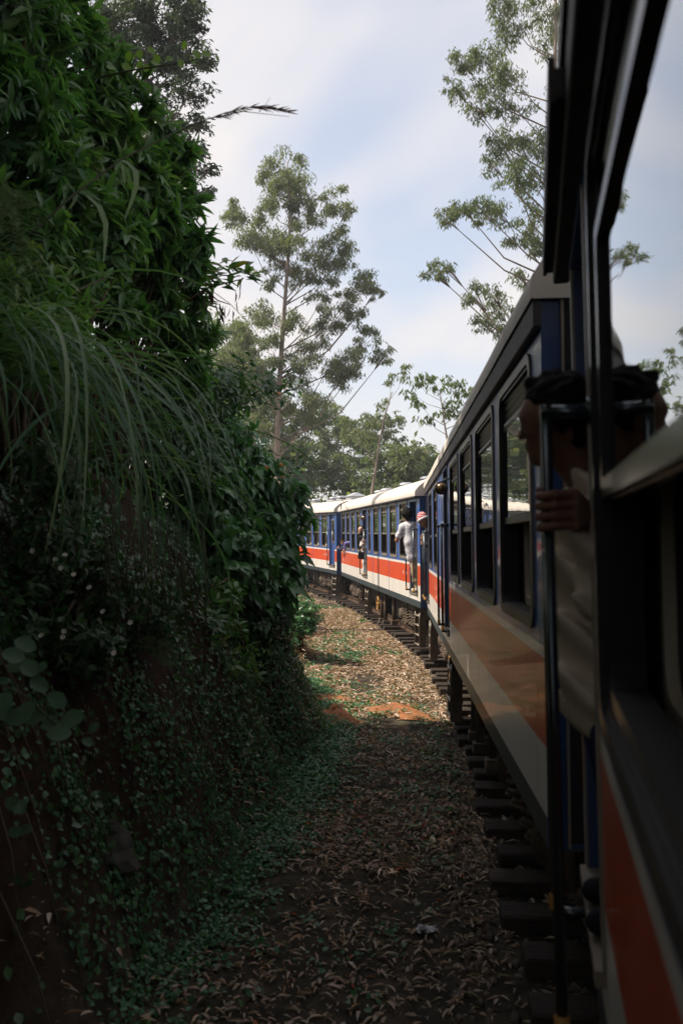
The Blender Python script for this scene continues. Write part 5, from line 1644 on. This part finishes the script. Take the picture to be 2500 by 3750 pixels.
def fist_on_bar(bar, wrist, zc, s=1.0, br=.0155):
    """hand closed round an upright bar; the wrist side is given in plan, four stacked fingers wrap over the near side to the far side"""
    bx, by = bar
    d = np.array([wrist[0] - bx, wrist[1] - by, 0]); d /= np.linalg.norm(d)
    n = np.array([d[1], -d[0], 0])
    if n[1] > 0: n = -n                       # n points to the camera side
    B = np.array([bx, by, 0])
    pr = []
    R = br + .0105 * s
    def at(ang, r, z):                        # angle from the wrist side over the camera side
        return tuple(B + (d * math.cos(ang) + n * math.sin(ang)) * r + np.array([0, 0, z]))
    Lf = (1.0, 1.08, 1.03, .86)
    for q in range(4):
        z = zc + (.035 - .0232 * q) * s
        k0 = at(math.radians(34), .058 * s, z * 1 + .004)
        k1 = at(math.radians(88), R + .007, z)
        k2 = at(math.radians(88 + 78 * Lf[q]), R + .003, z - .003)
        k3 = at(math.radians(88 + 138 * Lf[q]), R, z - .005)
        pr += [(k0, k1, .0118 * s, .0105 * s), (k1, k2, .0105 * s, .0095 * s), (k2, k3, .0095 * s, .008 * s)]
    w = np.array(wrist, float)
    pal = []
    for q in range(4):
        z = zc + (.035 - .0232 * q) * s
        pal.append((tuple(w + np.array([0, 0, (.014 - .009 * q)])), at(math.radians(34), .058 * s, z), .021 * s, .0135 * s))
    th = [(tuple(w * .5 + np.array(at(math.radians(-10), .05, zc + .03)) * .5), at(math.radians(-55), .036, zc + .048), .016 * s, .0125 * s),
          (at(math.radians(-55), .036, zc + .048), at(math.radians(-120), R + .002, zc + .056), .0118 * s, .0095 * s)]
    return pr, pal + th
def skin(name, c): return mat(name, c, .5, .35, var=.12, vscale=14)
SK_DARK = skin('dark_brown_skin', (.21, .10, .062))
SK_BROWN = skin('brown_skin', (.30, .145, .085))
SK_FAIR = skin('light_skin', (.62, .38, .27))
HAIR = mat('black_hair', (.007, .006, .006), .75, .15, var=.4, vscale=60, bump=.8, bscale=90)
KHAKI_SHIRT = mat('beige_shirt', (.60, .50, .38), .85, .2, var=.12, vscale=12, bump=.35, bscale=9)
JEANS = mat('blue_denim', (.018, .032, .090), .85, .2, var=.25, vscale=16)
KHAKI = mat('khaki_cotton', (.42, .32, .20), .85, .2, var=.12, vscale=10, bump=.4, bscale=8)
WHITEC = mat('white_cotton', (.74, .72, .70), .8, .25, var=.06, vscale=9, bump=.3, bscale=8)
DARKC = mat('black_cloth', (.014, .015, .022), .85, .2, var=.3)
NAVYC = mat('navy_cloth', (.018, .022, .05), .85, .2, var=.3)
PURPLE = mat('lilac_cloth', (.20, .17, .42), .85, .2, var=.15)
SHOE = mat('pale_shoe', (.55, .48, .40), .7, .3, var=.15)
def knit():
    m = mat('striped_knit', (.50, .022, .026), .9, .15, var=.25, vscale=40, bump=.5, bscale=60)
    t = m.node_tree; b = t.nodes['Principled BSDF']
    tcn = t.nodes.new('ShaderNodeTexCoord'); wv = t.nodes.new('ShaderNodeTexWave')
    wv.bands_direction = 'Z'; wv.inputs['Scale'].default_value = 9.5; wv.inputs['Distortion'].default_value = 2.2; wv.inputs['Detail'].default_value = 1; wv.inputs['Detail Scale'].default_value = 4
    t.links.new(tcn.outputs['Object'], wv.inputs['Vector'])
    r = t.nodes.new('ShaderNodeValToRGB'); r.color_ramp.elements[0].position = .66; r.color_ramp.elements[0].color = (.46, .02, .024, 1); r.color_ramp.elements[1].position = .74; r.color_ramp.elements[1].color = (.72, .62, .60, 1)
    t.links.new(wv.outputs[0], r.inputs[0]); t.links.new(r.outputs[0], b.inputs['Base Color'])
    return m
def squiggle():
    m = mat('patterned_shirt', (.72, .70, .70), .8, .25, var=.05, bump=.35, bscale=8)
    t = m.node_tree; b = t.nodes['Principled BSDF']
    tcn = t.nodes.new('ShaderNodeTexCoord')
    n = t.nodes.new('ShaderNodeTexNoise'); n.inputs['Scale'].default_value = 26; n.inputs['Detail'].default_value = 2
    t.links.new(tcn.outputs['Object'], n.inputs['Vector'])
    s = t.nodes.new('ShaderNodeMath'); s.operation = 'SUBTRACT'; s.inputs[1].default_value = .5
    t.links.new(n.outputs[0], s.inputs[0])
    a = t.nodes.new('ShaderNodeMath'); a.operation = 'ABSOLUTE'; t.links.new(s.outputs[0], a.inputs[0])
    n2 = t.nodes.new('ShaderNodeTexNoise'); n2.inputs['Scale'].default_value = 17; t.links.new(tcn.outputs['Object'], n2.inputs['Vector'])
    lt = t.nodes.new('ShaderNodeMath'); lt.operation = 'LESS_THAN'; lt.inputs[1].default_value = .03; t.links.new(a.outputs[0], lt.inputs[0])
    gt = t.nodes.new('ShaderNodeMath'); gt.operation = 'GREATER_THAN'; gt.inputs[1].default_value = .50; t.links.new(n2.outputs[0], gt.inputs[0])
    mu = t.nodes.new('ShaderNodeMath'); mu.operation = 'MULTIPLY'; t.links.new(lt.outputs[0], mu.inputs[0]); t.links.new(gt.outputs[0], mu.inputs[1])
    mm = t.nodes.new('ShaderNodeMix'); mm.data_type = 'RGBA'; t.links.new(mu.outputs[0], mm.inputs[0]); mm.inputs[6].default_value = (.68, .66, .68, 1); mm.inputs[7].default_value = (.06, .06, .09, 1)
    t.links.new(mm.outputs[2], b.inputs['Base Color'])
    return m
def folds(amp, f=26.0, seed=0.0):
    return lambda X, Y, Z: amp * (np.sin(f * (Z + .5 * X) + 3 * np.sin(9 * X + seed)) * np.sin(f * .45 * (X + Y) + seed))
def curls(amp):
    return lambda X, Y, Z: amp * (np.sin(95 * X + 3 * np.sin(60 * Z)) + np.sin(105 * Y) * np.sin(88 * Z + 40 * X))
def person(label, origin):
    r = empty('person', origin); return tag(r, label, 'person', None), np.array(origin, float)

bpy.context.view_layer.update()
MC = {0: car0.matrix_world.copy(), 1: car1.matrix_world.copy(), 2: car2.matrix_world.copy(), 3: car3.matrix_world.copy()}
def loc(c, s, y, z): return np.array(MC[c] @ Vector((s, y, z)))

# --- the man in the doorway of the near carriage
def near_man():
    rp = loc(0, CARS[0]['L'] - 1.12, .12, 1.5)
    root, o = person('dark-haired man in beige shirt gripping the handrail of the near carriage doorway', (.86, 2.78, 1.275))
    hc = np.array([.624, 2.72, 2.775])
    f = (-.80, .58, -.10)
    zh = 2.514
    wrist = np.array([rp[0] + .105, rp[1] + .022, zh - .012])
    neck = [((0.750, 2.750, 2.585), tuple(hc + np.array([.015, 0, -.06])), .06, .055)]
    fing, palm = fist_on_bar((rp[0], rp[1]), wrist, zh, 1.2)
    elbow = (0.725, 2.610, 2.255); sh = (0.755, 2.610, 2.530)
    sdf_obj('body', [(head_prims(hc, f) + neck, .006, .018), (fing, .0028, .004), (palm + [(tuple(wrist), elbow, .025, .042)], .004, .012)], SK_DARK, root, o)
    fv, uv, lv_ = frame(f)
    P = lambda a, b, d: tuple(hc + fv * a + uv * b + lv_ * d)
    sdf_obj('hair', [([(P(-.035, .055, 0), P(.0, .07, 0), .090, .076), (P(.0, .108, 0), P(.042, .115, .01), .054, .034), (P(-.06, .0, 0), P(-.068, -.035, 0), .062, .042), (P(-.035, .03, .060), P(-.045, -.02, .062), .032, .022), (P(-.035, .03, -.060), P(-.045, -.02, -.062), .032, .022), (P(.010, .06, .060), P(.014, .03, .068), .022, .010), (P(.010, .06, -.060), P(.014, .03, -.068), .022, .010)], .005, .012, curls(.004))], HAIR, root, o)
    fo = folds(.034, 40, 1.0)
    sdf_obj('shirt', [([((0.825, 2.780, 2.095), (0.775, 2.750, 2.465), .165, .150), (sh, (0.825, 2.900, 2.535), .075, .08), ((0.765, 2.750, 2.525), (0.740, 2.750, 2.615), .105, .070), (sh, elbow, .070, .058), (elbow, tuple(wrist + np.array([.022, .012, -.030])), .056, .046), ((0.825, 2.780, 1.995), (0.825, 2.780, 2.125), .17, .165)], .009, .04, fo)], KHAKI_SHIRT, root, o)
    sdf_obj('trousers', [([((0.835, 2.740, 2.025), (0.845, 2.700, 1.755), .13, .10), ((0.845, 2.700, 1.755), (0.855, 2.700, 1.355), .088, .06), ((0.835, 2.870, 2.025), (0.885, 2.920, 1.725), .13, .10), ((0.885, 2.920, 1.725), (0.895, 2.940, 1.355), .088, .06)], .012, .03, folds(.004, 40))], JEANS, root, o)
    sdf_obj('shoe', [([((0.855, 2.700, 1.325), (0.755, 2.720, 1.315), .045, .04)], .012, .02)], DARKC, root, o)
    sdf_obj('shoe', [([((0.905, 2.940, 1.325), (0.805, 2.960, 1.315), .045, .04)], .012, .02)], DARKC, root, o)
near_man()

# --- the man with the phone
def phone_man():
    root, o = person('man seen from behind in a white patterned shirt photographing with a phone', (1.66, 20.36, 1.195))
    hc = np.array([1.425, 20.32, 2.855]); f = (-.35, .93, -.05)
    sh_l = (1.345, 20.30, 2.615); sh_r = (1.575, 20.30, 2.635)
    el = (1.205, 20.33, 2.32); wl = (1.285, 20.47, 2.56); wr = (1.655, 20.33, 2.62); er = (1.70, 20.28, 2.47)
    b = [head_prims(hc, f) + [((1.47, 20.29, 2.69), tuple(hc + np.array([.01, -.01, -.06])), .058, .055)]]
    body = b[0] + [(sh_l, el, .05, .042), (el, wl, .041, .028), (sh_r, er, .05, .042), (er, wr, .04, .028)]
    sdf_obj('body', [(body, .010, .02), (hand_prims(wl, (.25, .1, 1), (.6, .6, 0), .95, .55), .005, .006), (hand_prims(wr, (0.1, .1, 1), (-.5, .6, 0), .95, .8), .005, .006)], SK_BROWN, root, o)
    fv, uv, lv_ = frame(f); P = lambda a, b_, d: tuple(hc + fv * a + uv * b_ + lv_ * d)
    sdf_obj('hair', [([(P(-.03, .055, 0), P(.02, .075, 0), .115, .10), (P(-.05, -.02, 0), P(-.045, -.06, 0), .085, .05), (P(-.02, .11, 0), P(0, .12, 0), .085, .085), (P(-.02, .03, .05), P(-.02, .03, -.05), .07, .07)], .008, .02, curls(.005))], HAIR, root, o)
    fo = folds(.007, 24, 2.0)
    sdf_obj('shirt', [([((1.575, 20.33, 1.99), (1.52, 20.31, 2.30), .168, .160), ((1.52, 20.31, 2.30), (1.47, 20.30, 2.58), .160, .13), (sh_l, sh_r, .085, .09), ((1.46, 20.30, 2.62), (1.455, 20.30, 2.70), .09, .068), (sh_l, (1.245, 20.325, 2.41), .082, .070), (sh_r, (1.665, 20.29, 2.53), .08, .068)], .010, .05, fo)], squiggle(), root, o)
    fo2 = folds(.007, 42, .5)
    sdf_obj('trousers', [([((1.585, 20.30, 2.0), (1.60, 20.28, 1.66), .11, .082), ((1.60, 20.28, 1.66), (1.635, 20.28, 1.27), .078, .062), ((1.64, 20.40, 2.0), (1.69, 20.42, 1.66), .11, .082), ((1.69, 20.42, 1.66), (1.71, 20.44, 1.27), .078, .062)], .010, .03, fo2)], KHAKI, root, o)
    for x, y in ((1.63, 20.27), (1.71, 20.43)):
        sdf_obj('shoe', [([((x, y - .03, 1.245), (x - .06, y + .15, 1.235), .05, .042)], .010, .02)], SHOE, root, o)
    ph = empty('phone', (1.325, 20.50, 2.70)); ph.rotation_euler = (math.radians(8), math.radians(-6), math.radians(18))
    tag(ph, 'pale phone held up in the hand of the man in the patterned shirt', 'phone')
    m = MB(); m.bbox(-.042, .042, -.006, .006, -.078, .078, .004); m.obj('case', mat('phone_case', (.62, .55, .5), .4, .4), ph)
    m = MB(); m.box(-.034, .034, -.0085, -.0062, -.066, .066); m.obj('screen', mat('phone_screen', (.03, .045, .055), .12, .5), ph)
phone_man()

# --- the woman at the middle doorway
def woman():
    root, o = person('woman in white leaning out of the middle doorway, face turned up to the sun', (.76, 28.3, 1.21))
    hc = np.array([.592, 28.10, 2.585]); f = (-.62, -.70, .28)
    rail_ = loc(2, 8.10, .10, 1.25)
    sh_a = (.60, 28.10, 2.37); sh_b = (.80, 28.25, 2.39)
    el_a = (.60, 27.98, 2.13); wr_a = tuple(np.array(rail_) + np.array([.06, .02, .08]))
    el_b = (.80, 28.1, 2.13); wr_b = (.69, 27.98, 2.02)
    sdf_obj('body', [(head_prims(hc, f, s=.96) + [((.66, 28.15, 2.43), tuple(hc + np.array([.015, .02, -.06])), .05, .047), (sh_a, el_a, .04, .034), (el_a, wr_a, .033, .022), (sh_b, el_b, .04, .034), (el_b, wr_b, .033, .022)], .009, .018),
                     (hand_prims(wr_a, (-.6, -.2, .6), (-.3, .6, 0), .9, 1.0), .005, .006), (hand_prims(wr_b, (-.9, -.2, -.2), (0, .8, -.4), .9, .9), .005, .006)], SK_FAIR, root, o)
    fv, uv, lv_ = frame(f); P = lambda a, b_, d: tuple(hc + fv * a + uv * b_ + lv_ * d)
    sdf_obj('hair', [([(P(-.045, .045, 0), P(-.015, .06, 0), .088, .078), (P(-.06, -.03, .0), (.66, 28.16, 2.38), .08, .06), (P(-.05, -.05, -.055), (.57, 28.04, 2.34), .04, .05), ((.57, 28.04, 2.34), (.575, 28.02, 2.03), .062, .045), (P(-.05, -.05, .05), (.70, 28.06, 2.36), .04, .05)], .009, .02, curls(.002))], HAIR, root, o)
    for sd in (-1, 1):
        sdf_obj('eye', [([(P(.083, .008, .030 * sd - .006), P(.082, .008, .030 * sd + .006), .006, .006)], .003, .004)], HAIR, root, o)
    sdf_obj('mouth', [([(P(.090, -.058, -.016), P(.090, -.058, .016), .0055, .0055)], .003, .004)], mat('lips', (.42, .12, .11), .5, .4), root, o)
    sdf_obj('blouse', [([((.72, 28.22, 1.98), (.69, 28.18, 2.28), .125, .125), (sh_a, sh_b, .065, .065), ((.66, 28.15, 2.36), (.655, 28.15, 2.42), .075, .055), (sh_a, el_a, .062, .055), (sh_b, el_b, .062, .055), (el_b, (.73, 28.02, 2.05), .055, .05)], .010, .04, folds(.006, 30))], WHITEC, root, o)
    sdf_obj('trousers', [([((.71, 28.20, 1.98), (.72, 28.16, 1.62), .11, .085), ((.72, 28.16, 1.62), (.735, 28.16, 1.27), .08, .085), ((.75, 28.30, 1.98), (.78, 28.33, 1.62), .11, .085), ((.78, 28.33, 1.62), (.79, 28.34, 1.27), .08, .085)], .011, .03, folds(.005, 36))], WHITEC, root, o)
    for x, y in ((.73, 28.14), (.79, 28.33)):
        sdf_obj('shoe', [([((x, y, 1.25), (x - .11, y - .06, 1.242), .04, .036)], .010, .02)], SHOE, root, o)
    bag = MB(); M = Matrix.Translation((.595, 27.93, 1.84)) @ Matrix.Rotation(math.radians(6), 4, 'Y')
    bag.bbox(-.10, .10, -.045, .045, -.13, .10, .03, M=M); bag.tube([M @ Vector((-.07, 0, .09)), M @ Vector((-.03, 0, .2)), M @ Vector((.05, 0, .2)), M @ Vector((.08, 0, .09))], .008, 6)
    bo = bag.obj('hand_bag', DARKC); tag(bo, 'small black bag hanging from the hand of the woman in white', 'bag')
woman()

# --- the man in the striped knitted hat
def hat_man():
    root, o = person('person in a red and white striped knitted hat leaning from the coupled carriage', (1.84, 18.7, 1.13))
    hc = np.array([1.640, 18.62, 2.735]); f = (-.75, .45, -.45)
    fr_ = loc(1, 14.75, .10, 1.40)
    wa = (fr_[0] + .06, fr_[1] - .02, 2.40); wb = (fr_[0] + .07, fr_[1] - .03, 2.285)
    sdf_obj('body', [(head_prims(hc, f) + [((1.75, 18.66, 2.58), tuple(hc + np.array([.02, 0, -.06])), .058, .055), ((1.78, 18.68, 2.52), (1.75, 18.66, 2.58), .07, .058), ((1.78, 18.68, 2.52), (1.72, 18.55, 2.50), .05, .05), ((1.72, 18.55, 2.50), (1.72, 18.5, 2.26), .045, .038), ((1.72, 18.5, 2.26), wb, .036, .026), ((1.78, 18.68, 2.52), (1.86, 18.82, 2.50), .05, .05), ((1.86, 18.82, 2.50), (1.70, 18.86, 2.30), .045, .038), ((1.70, 18.86, 2.30), wa, .036, .026)], .009, .018),
                     (sum(fist_on_bar((fr_[0], fr_[1]), np.array(wa), 2.40, .95), []), .005, .006), (sum(fist_on_bar((fr_[0], fr_[1]), np.array(wb), 2.285, .95), []), .005, .006)], SK_BROWN, root, o)
    fv, uv, lv_ = frame(f); P = lambda a, b_, d: tuple(hc + fv * a + uv * b_ + lv_ * d)
    sdf_obj('hat', [([(P(-.015, .055, 0), P(.015, .055, 0), .098, .094), (P(-.02, .10, 0), P(0, .105, 0), .08, .08)], .008, .02)], knit(), root, o)
    bnd = []
    for q in range(14):
        a = 2 * math.pi * q / 14; a2 = 2 * math.pi * (q + 1) / 14
        bnd.append((P(.098 * math.cos(a), .028, .088 * math.sin(a)), P(.098 * math.cos(a2), .028, .088 * math.sin(a2)), .024, .024))
    sdf_obj('hat_band', [(bnd, .008, .01)], WHITEC, root, o)
    sdf_obj('jacket', [([((1.86, 18.72, 1.95), (1.80, 18.68, 2.40), .15, .15), ((1.72, 18.55, 2.50), (1.86, 18.82, 2.50), .08, .08), ((1.72, 18.55, 2.50), (1.72, 18.5, 2.26), .06, .055), ((1.72, 18.5, 2.26), wb, .052, .035), ((1.86, 18.82, 2.50), (1.70, 18.86, 2.30), .06, .055), ((1.70, 18.86, 2.30), wa, .052, .035)], .011, .04, folds(.005, 30))], DARKC, root, o)
    sdf_obj('trousers', [([((1.86, 18.68, 1.95), (1.88, 18.66, 1.25), .11, .07), ((1.92, 18.80, 1.95), (1.94, 18.80, 1.25), .11, .07)], .012, .03)], JEANS, root, o)
    for x, y in ((1.86, 18.66), (1.92, 18.80)):
        sdf_obj('shoe', [([((x + .02, y, 1.16), (x - .10, y + .03, 1.15), .045, .04)], .012, .02)], DARKC, root, o)
hat_man()

# --- two passengers reaching out of the last windows of the sunlit carriage
def reacher(label, s0, hands, sleeve, sk):
    og = loc(2, s0, -.45, .75)
    root, o = person(label, tuple(og))
    hc = loc(2, s0 + .05, -.42, 1.62)
    f = tuple(loc(2, s0 - .3, .6, 1.5) - loc(2, s0, -.45, 1.62))
    arms = [q for sx, el, wr, fd in hands for q in ((tuple(loc(2, s0, -.45, 1.33)), tuple(loc(2, s0 + sx, -.40, 1.33)), .05, .05), (tuple(loc(2, s0 + sx, -.40, 1.33)), tuple(loc(2, *el)), .045, .038), (tuple(loc(2, *el)), tuple(loc(2, *wr)), .036, .026))]
    body = arms + head_prims(hc, f) + [(tuple(loc(2, s0, -.45, 1.42)), tuple(hc + np.array([0, 0, -.06])), .058, .055)]
    g_ = [(body, .011, .018)]; sl = [(tuple(loc(2, s0, -.45, .88)), tuple(loc(2, s0, -.45, 1.28)), .15, .15), (tuple(loc(2, s0 - .17, -.42, 1.34)), tuple(loc(2, s0 + .17, -.42, 1.34)), .075, .075)]
    for sx, el, wr, fd in hands:
        a = tuple(loc(2, s0 + sx, -.40, 1.33)); e = tuple(loc(2, *el)); w = tuple(loc(2, *wr))
        d = np.array(loc(2, *fd)) - np.array(w)
        sl += [(a, e, .062, .056), (e, tuple(np.array(e) * .25 + np.array(w) * .75), .054, .044)]
        g_.append(([(e, w, .036, .026)], .008, .01)); g_.append((hand_prims(w, tuple(d), (0, -1, .3), 1.0, .5, .25), .006, .006))
    sdf_obj('body', g_, sk, root, o)
    sdf_obj('top', [(sl, .011, .035, folds(.005, 30))], sleeve, root, o)
    sdf_obj('hair', [([(tuple(hc + np.array([0, .02, .05])), tuple(hc + np.array([0, 0, .07])), .092, .085)], .010, .02)], HAIR, root, o)
    sdf_obj('trousers', [([(tuple(loc(2, s0 - .1, -.45, .85)), tuple(loc(2, s0 - .1, -.85, .85)), .10, .085), (tuple(loc(2, s0 + .12, -.45, .85)), tuple(loc(2, s0 + .12, -.85, .85)), .10, .085), (tuple(loc(2, s0 - .1, -.85, .85)), tuple(loc(2, s0 - .1, -.88, .34)), .075, .055), (tuple(loc(2, s0 + .12, -.85, .85)), tuple(loc(2, s0 + .12, -.88, .34)), .075, .055)], .014, .03)], NAVYC, root, o)
reacher('passenger in dark sleeves holding a selfie stick out of the last window', 14.25, [(-.16, (13.62, .10, 1.00), (13.95, .10, 1.20), (13.98, .10, 1.32)), (.16, (13.85, .14, .98), (14.35, .17, 1.05), (14.55, .20, 1.04))], NAVYC, SK_BROWN)
reacher('passenger in a lilac top resting an arm out of the last but one window', 12.85, [(-.16, (12.95, .08, 1.22), (12.98, .12, 1.02), (13.02, .14, .92))], PURPLE, SK_FAIR)
st = loc(2, 13.98, .10, 1.14)
m = MB(); m.tube([tuple(st), tuple(st + np.array([-.01, 0, .45])), tuple(st + np.array([-.02, 0, 1.36]))], [.016, .010, .008], 8)
e_ = st + np.array([-.02, 0, 1.40]); m.bbox(e_[0] - .02, e_[0] + .02, e_[1] - .04, e_[1] + .04, e_[2] - .09, e_[2] + .09, .006)
tag(m.obj('selfie_stick', M_BLACK), 'tall black selfie stick held upright outside the last window', 'selfie stick')
